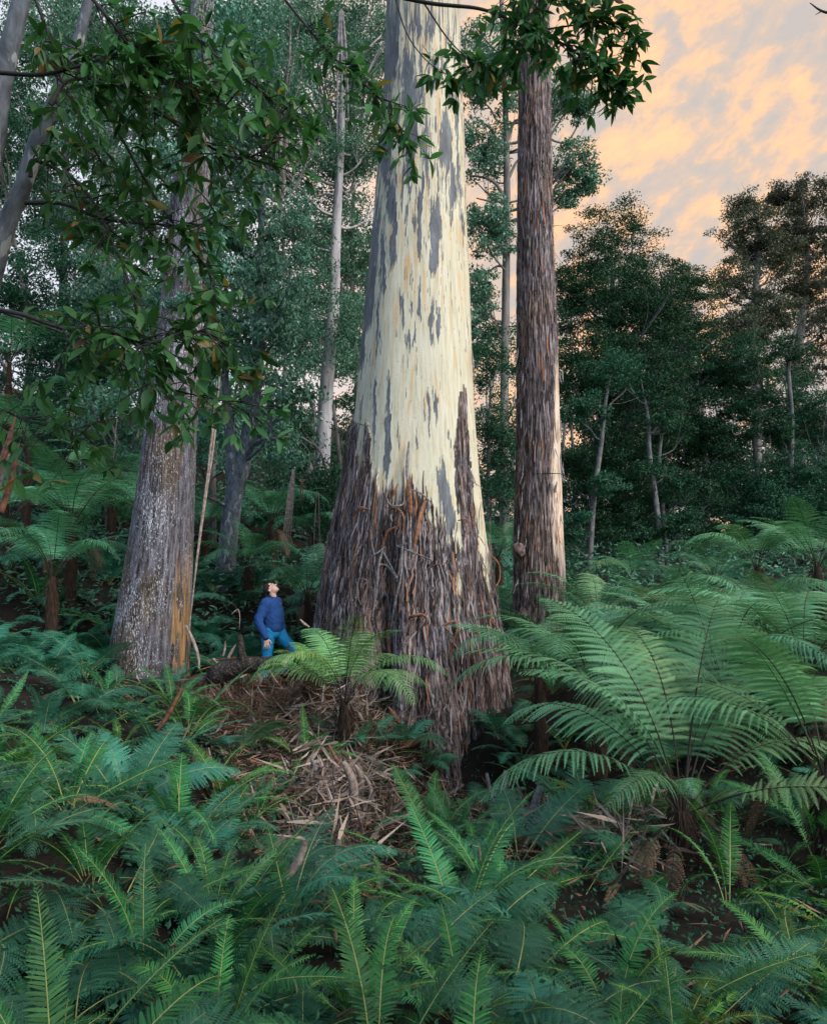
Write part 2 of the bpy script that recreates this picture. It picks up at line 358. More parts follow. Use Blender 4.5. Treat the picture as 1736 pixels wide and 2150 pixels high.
def in_poly(x, y, poly):
    ins = np.zeros(x.shape, bool); p = np.asarray(poly, float); j = len(p)-1
    for i in range(len(p)):
        xi, yi = p[i]; xj, yj = p[j]
        if yi != yj: ins ^= ((yi > y) != (yj > y)) & (x < (xj-xi)*(y-yi)/(yj-yi)+xi)
        j = i
    return ins
PATCH = [[(850, 97), (868, 120), (870, 160), (890, 195), (876, 215), (878, 300), (868, 380), (858, 385), (852, 330), (846, 310), (850, 240), (846, 160)],
 [(812, 375), (830, 380), (834, 470), (832, 545), (822, 560), (818, 520), (822, 480), (812, 430)],
 [(808, 20), (835, 45), (838, 110), (830, 150), (815, 190), (806, 240), (790, 280), (800, 150)],
 [(796, 290), (820, 285), (824, 340), (812, 385), (800, 360)],
 [(784, 470), (794, 480), (794, 520), (788, 600), (778, 690), (764, 700), (766, 620), (776, 540)], [(756, 690), (769, 690), (762, 772), (750, 775)],
 [(921, 290), (932, 230), (947, 270), (949, 320), (955, 380), (960, 420), (950, 440), (945, 400), (938, 360), (930, 350), (922, 330)],
 [(903, 420), (922, 415), (928, 450), (925, 500), (922, 560), (915, 585), (905, 570), (898, 545), (905, 520), (900, 470)],
 [(886, 255), (896, 290), (900, 350), (905, 395), (896, 385), (886, 300)], [(875, 400), (890, 410), (886, 480), (888, 540), (882, 556), (876, 500)],
 [(850, 363), (868, 370), (864, 420), (856, 404)],
 [(839, 610), (848, 620), (850, 660), (851, 690), (845, 660), (840, 640)], [(880, 600), (885, 640), (886, 668), (874, 665), (878, 640)],
 [(852, 712), (862, 705), (862, 725), (856, 742), (852, 725)], [(870, 700), (874, 720), (873, 742), (868, 720)], [(862, 630), (866, 650), (864, 672), (860, 650)],
 [(816, 780), (823, 800), (820, 880), (822, 940), (815, 1000), (803, 1005), (807, 920), (812, 860)],
 [(897, 812), (902, 815), (905, 880), (900, 895)], [(912, 820), (919, 830), (918, 890), (912, 870), (908, 828)],
 [(904, 630), (912, 650), (908, 700), (912, 730), (904, 720), (900, 670)], [(918, 630), (926, 680), (925, 715), (917, 700)],
 [(917, 985), (930, 975), (942, 1010), (957, 1080), (948, 1130), (935, 1110), (924, 1060), (916, 1020)],
 [(935, 170), (945, 160), (948, 215), (940, 230)], [(955, 200), (964, 200), (962, 330), (968, 420), (960, 400), (956, 300)],
 [(800, 500), (806, 480), (810, 560), (806, 640), (802, 600)], [(792, 640), (797, 620), (796, 720), (790, 760)], [(966, 450), (972, 455), (974, 490), (970, 500)],
 [(785, 800), (792, 790), (790, 900), (783, 960)], [(890, 850), (893, 850), (892, 880), (889, 880)], [(829, 20), (840, 20), (842, 60), (834, 90)], [(870, 30), (880, 10), (884, 60), (878, 90)], [(900, 20), (912, 30), (910, 75), (903, 90)]]
CREAM = [[(983, 800), (998, 800), (1000, 950), (1010, 1080), (1022, 1170), (1033, 1268), (1022, 1245), (1006, 1150), (994, 1050), (987, 950)],
 [(951, 1195), (965, 1185), (969, 1225), (968, 1262), (958, 1245)], [(944, 1020), (955, 1030), (957, 1085), (949, 1075)], [(734, 960), (742, 960), (740, 1060), (731, 1075)], [(755, 905), (762, 905), (760, 1000), (752, 1010)],
 [(898, 1060), (908, 1070), (906, 1120), (900, 1090)], [(962, 1260), (968, 1270), (966, 1310), (960, 1290)], [(900, 1170), (906, 1160), (907, 1190), (901, 1195)]]
ROUGHP = [[(967, 815), (976, 826), (985, 950), (993, 1060), (1006, 1160), (1010, 1250), (970, 1250), (968, 1150), (962, 1060), (957, 1000), (955, 930), (962, 870)],
 [(770, 880), (778, 900), (780, 980), (770, 1010), (764, 940)], [(741, 880), (752, 900), (750, 1000), (738, 1060), (726, 1060)]]
def giant():
    th = np.linspace(0, 2*math.pi, 961)[:-1]; nz = 900
    z = np.concatenate([np.linspace(-2.0, 11.9, nz), np.linspace(12.1, 36, 50)])
    TH, Z = np.meshgrid(th, z); c, _ = g_ctr(Z); r = g_rad(TH, Z)
    x = c+r*np.cos(TH); y = Y0+r*np.sin(TH)
    px, py = proj((x, Y0-np.abs(y-Y0), Z))
    arc = TH*1.35
    cs, sn = np.cos(TH)*1.35, np.sin(TH)*1.35
    jx = px+7.0*pn(cs*9, sn*9, Z*2.2)+5*pn(cs*30, sn*30, Z*7); jy = py+34*pn(cs*26, sn*26, Z*0.9)+26*pn(cs*65, sn*65, Z*1.4)
    yb = np.interp(px, [640, 700, 722, 745, 760, 785, 800, 840, 850, 862, 880, 905, 915, 930, 950, 968, 984, 1000, 1015, 1040, 1100],
                   [820, 840, 870, 925, 960, 1010, 1038, 1040, 1015, 1012, 1040, 1062, 1092, 1118, 1150, 1175, 1180, 1190, 1180, 1170, 1170])
    F = (py-yb)/75+0.95*pn(cs*16, sn*16, Z*0.9)+0.9*pn(cs*42, sn*42, Z*1.1)
    for p in ROUGHP: F = np.where(in_poly(jx, jy, p), np.maximum(F, 0.5), F)
    F = np.where((py > 1350), 3, F)
    low = sst(0, 1, (py-yb-20)/120)
    for p in CREAM: F = np.where(in_poly(jx, jy, p), -1.0, F)
    F = np.where((F > 0) & (F < 2.0) & (pn(cs*24+9, sn*24, Z*0.8) > 0.36), -0.6, F)
    rough = sst(-0.12, 0.12, F)
    G = pn(cs*11+30, sn*11, Z*1.5)+0.55*pn(cs*30, sn*30+4, Z*2.6)+0.45*pn(cs*60, sn*60+4, Z*5)
    dens = np.interp(py, [0, 300, 450, 600, 1000, 1200], [0.10, 0.17, 0.27, 0.48, 0.52, 0.40])
    u_ = (px-(np.interp(Z, _ez, _el)/Y0*FPX+868))/np.maximum(1, (np.interp(Z, _ez, _er)-np.interp(Z, _ez, _el))/Y0*FPX)
    dens = dens-0.22*sst(0.22, 0.02, u_)+0.10*sst(0.75, 0.95, u_)
    grey = (G > dens+0.04) | ((pn(cs*52+8, sn*52, Z*3.4)+0.4*pn(cs*14, sn*14+6, Z*1.3)) > np.interp(py, [0, 500, 1000], [0.34, 0.44, 0.55]))
    keep = ((px > 0) & (py < 1000))
    for p in PATCH: grey = grey | in_poly(jx, jy, p)
    grey = grey.astype(float)
    grey = np.where((pn(cs*28+3, sn*28, Z*3) > 0.40) & (py < 560), 0, grey)
    # small dark slits and pits in the smooth bark
    sl_ = pn(cs*38+50, sn*38, Z*2.4)
    slit = sst(0.50, 0.56, sl_+0.10*sst(0.4, 0.1, u_))
    # stringy fibres of the rough bark
    wz = Z+0.10*pn(cs*5, sn*5, Z*2)
    wob = 0.09*pn(cs*2.2, sn*2.2, Z*1.1)+0.05*pn(cs*5+3, sn*5, Z*2.3)
    TT = TH+wob; c2, s2 = np.cos(TT)*1.35, np.sin(TT)*1.35
    f1 = 1-np.abs(pn(c2*13, s2*13, wz*0.75))*2.4; f2 = 1-np.abs(pn(c2*29+7, s2*29, wz*1.6))*2.2; f3 = pn(c2*60, s2*60+3, wz*5.5); f4 = pn(c2*24+5, s2*24, wz*4.0)
    fib = 0.45*f1+0.42*f2+0.45*f3+0.45*f4-0.06
    big = fbm(cs*1.6, sn*1.6, Z*0.7, 3)
    low2 = sst(0, 3.0, (py-yb)/110)
    disp = rough*(0.012+0.022*low2+fib*(0.026+0.045*low2))+0.05*big*low2+0.012*pn(cs*2, sn*2, Z*0.6)-slit*0.006*(1-rough)+grey*0.007*(1-rough)
    r2 = r+disp
    V = np.stack([c+r2*np.cos(TH), Y0+r2*np.sin(TH), Z], -1).reshape(-1, 3)
    na = len(th); n2 = len(z); i = np.arange(n2-1)[:, None]*na; j = np.arange(na)[None]; k = (j+1) % na
    mb = MB(); mb.add(V, np.stack([i+j, i+k, i+na+k, i+na+j], -1).reshape(-1, 4))
    red = sst(-0.1, 0.35, fbm(cs*2.5+5, sn*2.5, Z*1.0, 3)+0.25*low2-0.1+0.8*np.exp(-((px-840)/60)**2-((py-1065)/55)**2))
    blue = np.where(in_poly(jx, jy, [(917, 1180), (935, 1140), (958, 1185), (950, 1260), (948, 1400), (930, 1350), (920, 1260)]), 1.0, 0)+sst(0.28, 0.4, pn(cs*7+2, sn*7, Z*1.6))*0.5
    stain = sst(0.22, 0.6, fbm(cs*9+11, sn*9, Z*1.3, 4)+0.14*np.exp(-((u_-0.45)/0.25)**2)+0.1*(py < 650))
    # materials
    m, t, b, o = new_mat("giant gum bark"); oc = objc(t)
    nf = noise_(t, map_(t, oc, (1, 1, 0.06)), 22, 5, 0.6); ns = noise_(t, map_(t, oc, (1, 1, 0.8)), 30, 3, 0.6)
    cream = ramp_(t, nf, [(0.3, (0.50, 0.47, 0.34)), (0.5, (0.65, 0.63, 0.49)), (0.7, (0.74, 0.72, 0.60))])
    cream = mix_(t, math_(t, 'MULTIPLY', attr_(t, 'stain'), 0.65), cream, (0.66, 0.42, 0.18))
    cream = mix_(t, ramp_(t, ns, [(0.68, 0.0), (0.73, 0.8)]), cream, (0.25, 0.18, 0.12))
    greyc = ramp_(t, noise_(t, map_(t, oc, (1, 1, 0.25)), 9, 6, 0.7), [(0.32, (0.075, 0.085, 0.10)), (0.5, (0.13, 0.15, 0.175)), (0.68, (0.22, 0.25, 0.28))])
    c1 = mix_(t, attr_(t, 'grey'), cream, greyc)
    c1 = mix_(t, attr_(t, 'slit'), c1, (0.05, 0.035, 0.03))
    rb = ramp_(t, math_(t, 'ADD', attr_(t, 'fib'), math_(t, 'MULTIPLY', math_(t, 'SUBTRACT', nf, 0.5), 0.9)), [(0.12, (0.008, 0.006, 0.007)), (0.34, (0.036, 0.026, 0.028)), (0.54, (0.105, 0.080, 0.092)), (0.74, (0.24, 0.205, 0.245)), (0.95, (0.62, 0.55, 0.56))])
    rb2 = ramp_(t, math_(t, 'ADD', attr_(t, 'fib'), math_(t, 'MULTIPLY', math_(t, 'SUBTRACT', nf, 0.5), 0.9)), [(0.08, (0.012, 0.008, 0.006)), (0.32, (0.07, 0.038, 0.027)), (0.6, (0.20, 0.115, 0.08)), (1.0, (0.62, 0.46, 0.34))])
    rc = mix_(t, math_(t, 'MULTIPLY', attr_(t, 'red'), 0.6), rb, rb2)
    sv = noise_(t, map_(t, oc, (1, 1, 0.10)), 56, 5, 0.65, 0.9)
    rc = mix_(t, ramp_(t, sv, [(0.40, 0.95), (0.455, 0.0)]), rc, (0.008, 0.006, 0.007))
    rc = mix_(t, ramp_(t, sv, [(0.56, 0.0), (0.61, 0.75)]), rc, (0.46, 0.40, 0.42))
    rc = mix_(t, math_(t, 'MULTIPLY', attr_(t, 'blue'), 0.55), rc, ramp_(t, attr_(t, 'fib'), [(0.0, (0.05, 0.055, 0.065)), (0.6, (0.30, 0.34, 0.38))]))
    setin(t, b, 'Base Color', mix_(t, attr_(t, 'rough'), c1, rc)); b.inputs['Roughness'].default_value = 0.62; b.inputs['Specular IOR Level'].default_value = 0.35
    bump_(t, b, math_(t, 'ADD', math_(t, 'MULTIPLY', math_(t, 'ADD', nf, math_(t, 'MULTIPLY', sv, 1.2)), attr_(t, 'rough')), math_(t, 'MULTIPLY', ns, 0.12)), 0.8, 0.03)
    root = tag(empty('giant_gum_tree', (P(868, 1480, Y0)[0], Y0, 0)), 'giant gum tree with cream and grey blotched trunk and shaggy rough base', 'tree')
    tr = mb.build('trunk', m, None, attrs={k: v.ravel() for k, v in dict(rough=rough, grey=grey, slit=slit, fib=np.clip(fib, 0, 1), red=red, blue=np.clip(blue, 0, 1), stain=stain).items()})
    tr.parent = root; tr.location = -Vector(root.location)
    off = -Vector(root.location)
    def strip(pts, wid, flip=False, curl=1.2, twist=0.0, sp=None):
        q = []
        for p in pts:
            s = g_surf(p[0], p[1], 0.03+(p[2] if len(p) > 2 else 0.02)); q.append(s)
        c0 = np.mean(q, 0); nrm = unit(np.array([c0[0]-float(g_ctr(np.array(c0[2]))[0]), c0[1]-Y0, 0]))
        mb = MB(); ribbon(mb, q, wid, nrm, curl, twist=twist, att=rng.random(), flip=flip)
        mats = [M['strip_out'], M['strip_in']]
        o = mb.build('bark_strip', mats, root); o.location = off
    z5 = lambda l: [(551.5+a[0]*0.3883, 796.6+a[1]*0.3883)+tuple(a[2:]) for a in l]
    L5 = [([(792, 338, .05), (788, 420, .1), (784, 520, .14), (795, 600, .12)], [.03, .06, .08, .05], False),
          ([(785, 500, .12), (790, 600, .16), (795, 700, .16), (797, 765, .12)], [.03, .10, .12, .02], True),
          ([(880, 640, .08), (850, 720, .14), (830, 830, .16), (815, 920, .14)], [.04, .10, .09, .02], True),
          ([(700, 575, .08), (690, 640, .2), (715, 690, .24), (760, 685, .18), (770, 650, .1)], [.03, .04, .04, .02], False),
          ([(740, 570, .1), (725, 610, .14), (708, 650, .12)], [.02, .07, .02], True),
          ([(690, 710, .06), (730, 700, .16), (765, 740, .2), (765, 820, .16), (735, 870, .14)], [.03, .05, .05, .02], True),
          ([(750, 795, .14), (700, 820, .18), (675, 880, .16), (655, 930, .1)], [.02, .05, .05, .02], True),
          ([(600, 710, .08), (560, 700, .12), (530, 730, .1), (505, 800, .06)], [.02, .08, .05, .02], True),
          ([(665, 920, .12), (650, 1010, .16), (635, 1150, .14), (610, 1300, .1)], [.04, .055, .05, .02], False),
          ([(765, 820, .16), (758, 950, .16), (750, 1080, .16), (725, 1200, .14), (700, 1400, .14)], [.04, .055, .05, .04], False),
          ([(800, 740, .16), (795, 900, .18), (790, 1030, .16)], [.03, .06, .03], False),
          ([(700, 1300, .14), (695, 1400, .16), (705, 1500, .14), (712, 1560, .1)], [.05, .08, .07, .02], True),
          ([(730, 900, .14), (800, 935, .2), (900, 980, .12)], [.03, .04, .03], False),
          ([(665, 930, .12), (700, 990, .2), (740, 1080, .16)], [.03, .035, .02], False),
          ([(620, 950, .1), (650, 935, .16), (680, 905, .14)], [.02, .04, .02], False),
          ([(640, 1000, .08), (690, 1010, .16), (730, 1070, .18), (745, 1110, .1)], [.03, .05, .03], False),
          ([(1040, 765, .04), (1065, 760, .12), (1078, 800, .14), (1070, 890, .08)], [.02, .05, .05, .02], True),
          ([(790, 1300, .06), (800, 1280, .2), (850, 1270, .22), (870, 1300, .16), (850, 1350, .08)], [.03, .07, .06, .02], True),
          ([(830, 1360, .06), (780, 1420, .12), (720, 1490, .14)], [.03, .035, .02], False),
          ([(960, 1330, .04), (1010, 1305, .12), (1030, 1340, .1), (1015, 1420, .08), (1005, 1530, .06)], [.03, .05, .06, .02], True),
          ([(970, 1330, .04), (1000, 1380, .12), (1010, 1420, .08)], [.02, .04, .02], False),
          ([(560, 250, .02), (540, 245, .1), (505, 300, .12), (480, 360, .06)], [.02, .03, .03], False),
          ([(1085, 400, .02), (1080, 450, .05), (1105, 520, .08), (1130, 580, .06)], [.01, .02, .02, .01], False),
          ([(1110, 500, .04), (1100, 550, .1), (1140, 585, .1)], [.01, .02, .01], False),
          ([(780, 600, .1), (830, 610, .12), (880, 650, .12), (915, 690, .05)], [.03, .05, .04, .02], False),
          ([(720, 960, .1), (745, 900, .14), (800, 890, .1)], [.01, .02, .01], False),
          ([(490, 1085, .04), (560, 1080, .08), (620, 1105, .04)], [.01, .025, .01], False),
          ([(870, 1030, .06), (930, 1000, .08), (990, 990, .04)], [.01, .02, .01], True),
          ([(320, 1160, .04), (300, 1210, .08), (280, 1260, .05)], [.03, .06, .02], True),
          ([(1205, 950, .06), (1225, 1000, .14), (1235, 1080, .12), (1225, 1130, .06)], [.02, .08, .06, .02], True),
          ([(690, 1560, .1), (700, 1640, .16), (706, 1700, .12)], [.04, .06, .04], False),
          ([(725, 1560, .12), (730, 1640, .2), (742, 1690, .14)], [.04, .05, .03], False),
          ([(880, 660, .05), (890, 690, .1), (880, 740, .1)], [.02, .04, .02], False)]
    for pts, wd, fl in L5: strip(z5(pts), [w_*.8 for w_ in wd], fl, curl=rng.uniform(0.3, 1.0), twist=rng.uniform(-0.6, 0.6))
    for i in range(66):
        py = rng.uniform(1000, 1440); lo, hi = np.interp(py, [1000, 1200, 1440], [735, 692, 680]), np.interp(py, [1000, 1200, 1440], [1000, 1020, 1060])
        px = rng.uniform(lo, hi)
        if py < 1130 and 850 < px < 960: continue
        ln = rng.uniform(20, 80); dx = (px-868)*0.10*ln/80+rng.normal()*3; top = rng.random() < 0.5
        a, b_ = (0.005, 0.10) if top else (0.09, 0.005)
        strip([(px, py, a), (px+dx*0.3, py+ln*0.4, (a+b_)/2), (px+dx, py+ln, b_)], [.012, rng.uniform(.015, .05), .01], rng.random() < 0.35, rng.uniform(0.3, 1.5), rng.uniform(-1, 1))
    # shaggy fibres too many to count
    def fibre_coat(n, zlo, zhi, seed):
        g = np.random.default_rng(seed); z0 = g.uniform(zlo, zhi, n*3); th0 = g.uniform(-math.pi*1.05, 0.05*math.pi, n*3)
        c_, _ = g_ctr(z0); r_ = g_rad(th0, z0); pxx, pyy = proj((c_+r_*np.cos(th0), Y0-np.abs(r_*np.sin(th0)), z0))
        ok = pyy > np.interp(pxx, [640, 722, 745, 760, 800, 850, 880, 915, 950, 984, 1100], [860, 900, 950, 990, 1060, 1045, 1060, 1110, 1170, 1190, 1185])
        ok &= ~(in_poly(pxx, pyy, CREAM[0]) | in_poly(pxx, pyy, CREAM[1]))
        z0, th0 = z0[ok][:n], th0[ok][:n]; n = len(z0)
        ln = g.uniform(.15, .75, n); dirn = g.choice([-1, 1], n, p=[.6, .4]); wd = g.uniform(.004, .020, n); lift = g.uniform(.01, .11, n)**1.3*1.6; dth = g.normal(size=n)*.035
        S_ = 5; V = []
        for k in range(S_):
            f = k/(S_-1); z = z0+dirn*ln*f; th = th0+dth*f+0.01*np.sin(f*9+z0*5); cc_, _ = g_ctr(z); rr_ = g_rad(th, z)+0.055+lift*f**1.6; ww = wd*(1-abs(f-.4)*1.1)/rr_
            for s in (-1, 1): V.append(np.stack([cc_+rr_*np.cos(th+s*ww), Y0+rr_*np.sin(th+s*ww)-0.0*z, z+0*s], -1))
        V = np.stack(V, 1).reshape(-1, 3); b0 = np.arange(n)[:, None]*10
        F = np.concatenate([b0+np.array([2*k, 2*k+1, 2*k+3, 2*k+2])[None] for k in range(4)])
        mb = MB(); mb.add(V, F, 0, np.repeat(g.random(n), 10)); return mb
    mt_, t, b, o = new_mat('loose bark fibre'); setin(t, b, 'Base Color', ramp_(t, attr_(t, 'v'), [(0.0, (0.02, 0.014, 0.013)), (0.4, (0.07, 0.05, 0.05)), (0.65, (0.20, 0.17, 0.19)), (0.85, (0.40, 0.35, 0.37)), (0.93, (0.34, 0.14, 0.07)), (1.0, (0.42, 0.20, 0.10))])); b.inputs['Roughness'].default_value = 0.75
    M['fibre'] = mt_
    o = fibre_coat(3200, -1.6, 4.6, 21).build('loose_fibres', mt_, root); o['kind'] = 'stuff'; o.location = off
    # moss down the side of the front root
    mb = MB(); k = 2600; q = []
    for a in range(36):
        px0 = np.interp(a/35, [0, .5, 1], [1003, 1010, 1016]); py0 = 1440+a/35*190
        q.append(g_surf(px0, py0, 0.03))
    q = np.array(q); idx = rng.integers(0, len(q), k); c_ = q[idx]+rng.normal(size=(k, 3))*[0.03, 0.06, 0.04]
    leaves(mb, c_, rng.normal(size=(k, 3))+[0, -1, .5], 0.018, 0.012, rng)
    o = mb.build('moss', M['moss'], root); o.location = off
    return root

# ------------------------------------------------------------------ leaves, crowns, trees
def leaves(mb, c, d, ln, wd, g, nrm=None, mat=0, att=None):
    """kite shaped leaves: centre c, direction d, length ln, width wd (arrays or numbers)"""
    n = len(c); d = unit(d); ln = np.broadcast_to(ln, n)[:, None]; wd = np.broadcast_to(wd, n)[:, None]
    nr = unit(g.normal(size=(n, 3))+(0 if nrm is None else nrm)); s = unit(np.cross(d, nr)); up = np.cross(s, d)
    a = c-d*ln/2; b = c+s*wd/2-d*ln*0.05+up*wd*0.12; t = c+d*ln/2-up*ln*0.08; e = c-s*wd/2-d*ln*0.05+up*wd*0.12
    V = np.stack([a, b, t, e], 1).reshape(-1, 3); i = np.arange(n)*4
    at = g.random(n) if att is None else att
    mb.add(V, np.stack([i, i+1, i+2, i+3], -1), mat, np.repeat(at, 4))
def fill_crown(mb, blobs, nclump, per, cr, ln, wd, g, hang=0.0, flat=0.6, shell=0.5):
    """blobs: (centre, radii); clumps spread through them, leaves spread through each clump"""
    vols = np.array([b[1][0]*b[1][1]*b[1][2] for b in blobs])**0.67; pr = vols/vols.sum()
    bi = g.choice(len(blobs), nclump, p=pr); cen = np.array([b[0] for b in blobs])[bi]; rad = np.array([b[1] for b in blobs])[bi]
    dr = rnd_dir(nclump, g); rr = g.random(nclump)**shell
    rr = rr*(1+0.75*pn(dr[:, 0]*2.2+cen[:, 0], dr[:, 1]*2.2+cen[:, 1], dr[:, 2]*2.2+cen[:, 2]))
    cc = cen+dr*rr[:, None]*rad*1.1; cs_ = cr*g.uniform(0.55, 1.3, nclump)
    n = nclump*per; ci = np.repeat(np.arange(nclump), per)
    d = rnd_dir(n, g); rad2 = g.random(n)**0.45
    p = cc[ci]+d*(rad2*cs_[ci])[:, None]*[1, 1, flat]
    ld = rnd_dir(n, g)+d*0.6+np.array([0, 0, -hang])
    att = np.clip(g.normal(0.4, 0.22, n)+(g.random(nclump)-0.5)[ci]*0.5, 0, 1)
    leaves(mb, p, ld, ln*g.uniform(0.7, 1.3, n), wd*g.uniform(0.7, 1.3, n), g, nrm=np.array([0, 0, 0.9]), att=att)
    return cc
def tree(name, label, cat, group, axis, rad, bmat, lmat, blobs=None, nclump=100, per=100, cr=0.6, ln=0.1, wd=0.04, hang=0.0, flat=0.6, shell=0.5, seed=1,
         limbs=(), nlimb=0, sides=12, knob=0.06, crown=True, limb_r=0.3, twigs=True):
    """axis: points of the trunk (world); the trunk and limbs are one mesh, the crown another"""
    g = np.random.default_rng(seed); axis = np.array(axis, float)
    root = tag(empty(name, axis[0]), label, cat, group); off = axis[0]
    mb = MB(); c = tube(mb, axis-off, rad, sides, max(14, len(axis)*8), knob=knob, seed=seed)
    for l in limbs: tube(mb, np.array(l[0])-off, l[1], 8, knob=0.08, seed=seed+1)
    cc = None
    if blobs:
        mc = MB(); cc = fill_crown(mc, [(np.array(b[0])-off, np.array(b[1])) for b in blobs], nclump, per, cr, ln, wd, g, hang, flat, shell)
    if nlimb and cc is not None:
        r0 = np.interp(0.5, np.linspace(0, 1, len(rad)), rad)
        for k in g.choice(len(cc), min(nlimb, len(cc)), replace=False):
            tp = cc[k]; hz = np.linalg.norm(tp[:2]-c[:, :2], axis=1); zt = tp[2]-0.6*hz-0.3
            j = int(np.argmin(np.abs(c[:, 2]-np.clip(zt, c[2, 2], c[-2, 2])))); s = c[j]
            mid = s+(tp-s)*0.5+np.array([0, 0, -0.12*np.linalg.norm(tp-s)])+g.normal(size=3)*0.12
            q = s+(tp-s)*0.25+np.array([0, 0, -0.10*np.linalg.norm(tp-s)])
            L = np.linalg.norm(tp-s); tube(mb, [s, q, mid, s+(tp-s)*0.8+g.normal(size=3)*0.08, tp], [min(r0*limb_r, 0.02*L+0.02), 0.012*L+0.008, 0.008], 5, 12, knob=0.05)
            if twigs:
                for _ in range(2):
                    e = tp+g.normal(size=3)*cr*1.1; tube(mb, [mid, (mid+e)/2+g.normal(size=3)*0.1, e], [0.008+0.004*L, 0.005], 4, 6)
    mb.build('trunk', bmat, root)
    if blobs: mc.build('crown', lmat, root, smooth=False)
    return root

# ------------------------------------------------------------------ fern fronds
def frond_axis(L, a0, a1, pw=1.2, n=60, side=0.0):
    t = np.linspace(0, 1, n); a = R(a0)+(R(a1)-R(a0))*t**pw; b = side*t**1.5
    d = np.stack([np.cos(a)*np.cos(b), np.cos(a)*np.sin(b), np.sin(a)], -1)
    p = np.concatenate([[np.zeros(3)], np.cumsum((d[1:]+d[:-1])/2*L/(n-1), 0)]); return t, p, d
def fish_frond(name, L, a0, a1, side, seed, mats, npair=44, pl=0.085, gap=0.18):
    """once divided frond: long narrow leaflets in two rows on a pale midrib"""
    g = np.random.default_rng(seed); mb = MB(); t, p, d = frond_axis(L, a0, a1, 1.25, 60, side)
    tube(mb, p[::4], [0.0042, 0.003, 0.0012], 5, 16, mat=1)
    for k in range(npair):
        s = gap+(1-gap)*(k+0.5)/npair; u = (s-gap)/(1-gap)
        env = min(1, (0.30+2.6*u))*(1-u**2.6)**0.8+0.06
        b = np.array([np.interp(s, t, p[:, i]) for i in range(3)]); T = unit(np.array([np.interp(s, t, d[:, i]) for i in range(3)]))
        B = unit(np.cross([0, 0, 1], T)); Nn = np.cross(T, B)
        for sg in (-1, 1):
            l = pl*env*g.uniform(0.9, 1.06); sw = 0.25+0.5*u+g.normal()*0.06
            dr = unit(B*sg*math.cos(sw)+T*math.sin(sw)+Nn*(0.28+g.normal()*0.08)); ss = np.array([0, 0.12, 0.45, 0.8, 1.0]); hw = np.array([0.85, 1.0, 0.9, 0.55, 0.0])*min(0.0095, 0.42*L*(1-gap)/npair)*(0.5+0.5*env)
            q = b+dr*(ss*l)[:, None]+T*(0.15*l*ss**2)[:, None]-np.array([0, 0, 1])*(0.30*l*ss**2)[:, None]-Nn*(0.05*l*ss)[:, None]
            V = np.empty((9, 3)); V[0:8:2] = q[:4]-T*hw[:4, None]; V[1:8:2] = q[:4]+T*hw[:4, None]; V[8] = q[4]
            at = g.uniform(0.15, 0.85)
            mb.add(V, [[0, 1, 3, 2], [2, 3, 5, 4], [4, 5, 7, 6]], 0, at); mb.add(V[6:9], [[0, 1, 2]], 0, at)
    return mb.mesh(name, mats, smooth=False)
def lace_frond(name, L, a0, a1, side, seed, mats, npair=26, pl=0.36, gap=0.2, npin=17, droop=0.4, tri=0.0, pinl=0.045, pw=1.25, rr=0.008, lift=0.15, curl=0.0, fat=0.33):
    """twice divided frond: leaflets carry their own rows of small segments"""
    g = np.random.default_rng(seed); mb = MB(); t, p, d = frond_axis(L, a0, a1, pw, 60, side)
    tube(mb, p[::4], [rr, rr*0.6, rr*0.15], 6, 16, mat=1)
    for k in range(npair):
        s = gap+(1-gap)*((k+0.5)/npair)**0.95; u = (s-gap)/(1-gap)
        env = (min(1, 0.45+1.9*u)*(1-u**2.2)**0.85+0.04)*(1-tri)+tri*(1-u)**0.85+0.02
        b = np.array([np.interp(s, t, p[:, i]) for i in range(3)]); T = unit(np.array([np.interp(s, t, d[:, i]) for i in range(3)]))
        B = unit(np.cross([0, 0, 1], T)); Nn = np.cross(T, B)
        for sg in (-1, 1):
            l = pl*env*g.uniform(0.88, 1.08); sw = 0.12+0.55*u+g.normal()*0.05
            dr = unit(B*sg*math.cos(sw)+T*math.sin(sw)+Nn*(lift+g.normal()*0.05))
            m = max(5, int(npin*(0.35+0.65*min(1, env)))); ss = (np.arange(m)+0.5)/m
            ax = lambda q: b+dr*(q*l)[:, None]-np.array([0, 0, 1])*(droop*l*q**2)[:, None]+T*(0.12*l*q**2)[:, None]-B*sg*(curl*l*q**3)[:, None]
            q = ax(ss); tg = unit(ax(ss+0.02)-q); W = unit(np.cross(tg, np.cross(T, dr)*1.0)); W = unit(T-tg*(tg@T)[:, None]) if True else W
            e = (1-ss**1.8)**0.7+0.05; hl = pinl*(0.35+0.65*min(1, env))*e; hw = fat*l/m
            at = np.clip(g.normal(0.5, 0.2), 0, 1)
            for s2 in (-1, 1):
                dd = unit(W*s2+tg*0.45)-np.array([0, 0, 0.18])
                a = q-tg*hw; c = q+tg*hw; tip = q+dd*hl[:, None]+g.normal(size=q.shape)*0.002; md = q+dd*(hl*0.55)[:, None]+tg*hw*0.95
                md2 = q+dd*(hl*0.5)[:, None]-tg*hw*0.8
                V = np.stack([a, md2, tip, md, c], 1).reshape(-1, 3); i = np.arange(m)*5
                mb.add(V, np.stack([i, i+1, i+3, i+4], -1), 0, at); 
                mb.f[3].append(np.stack([i+1, i+2, i+3], -1)+mb.n-len(V)); mb.m[3].append(np.zeros(m, int))
            # thin stalk of the leaflet
            e2 = ax(np.array([0.0, 0.5, 1.0])); w2 = T*0.0016
            mb.add(np.vstack([e2-w2, e2+w2]), [[0, 1, 4, 3], [1, 2, 5, 4]], 0, 0.9)
    return mb.mesh(name, mats, smooth=False)
FR = {}
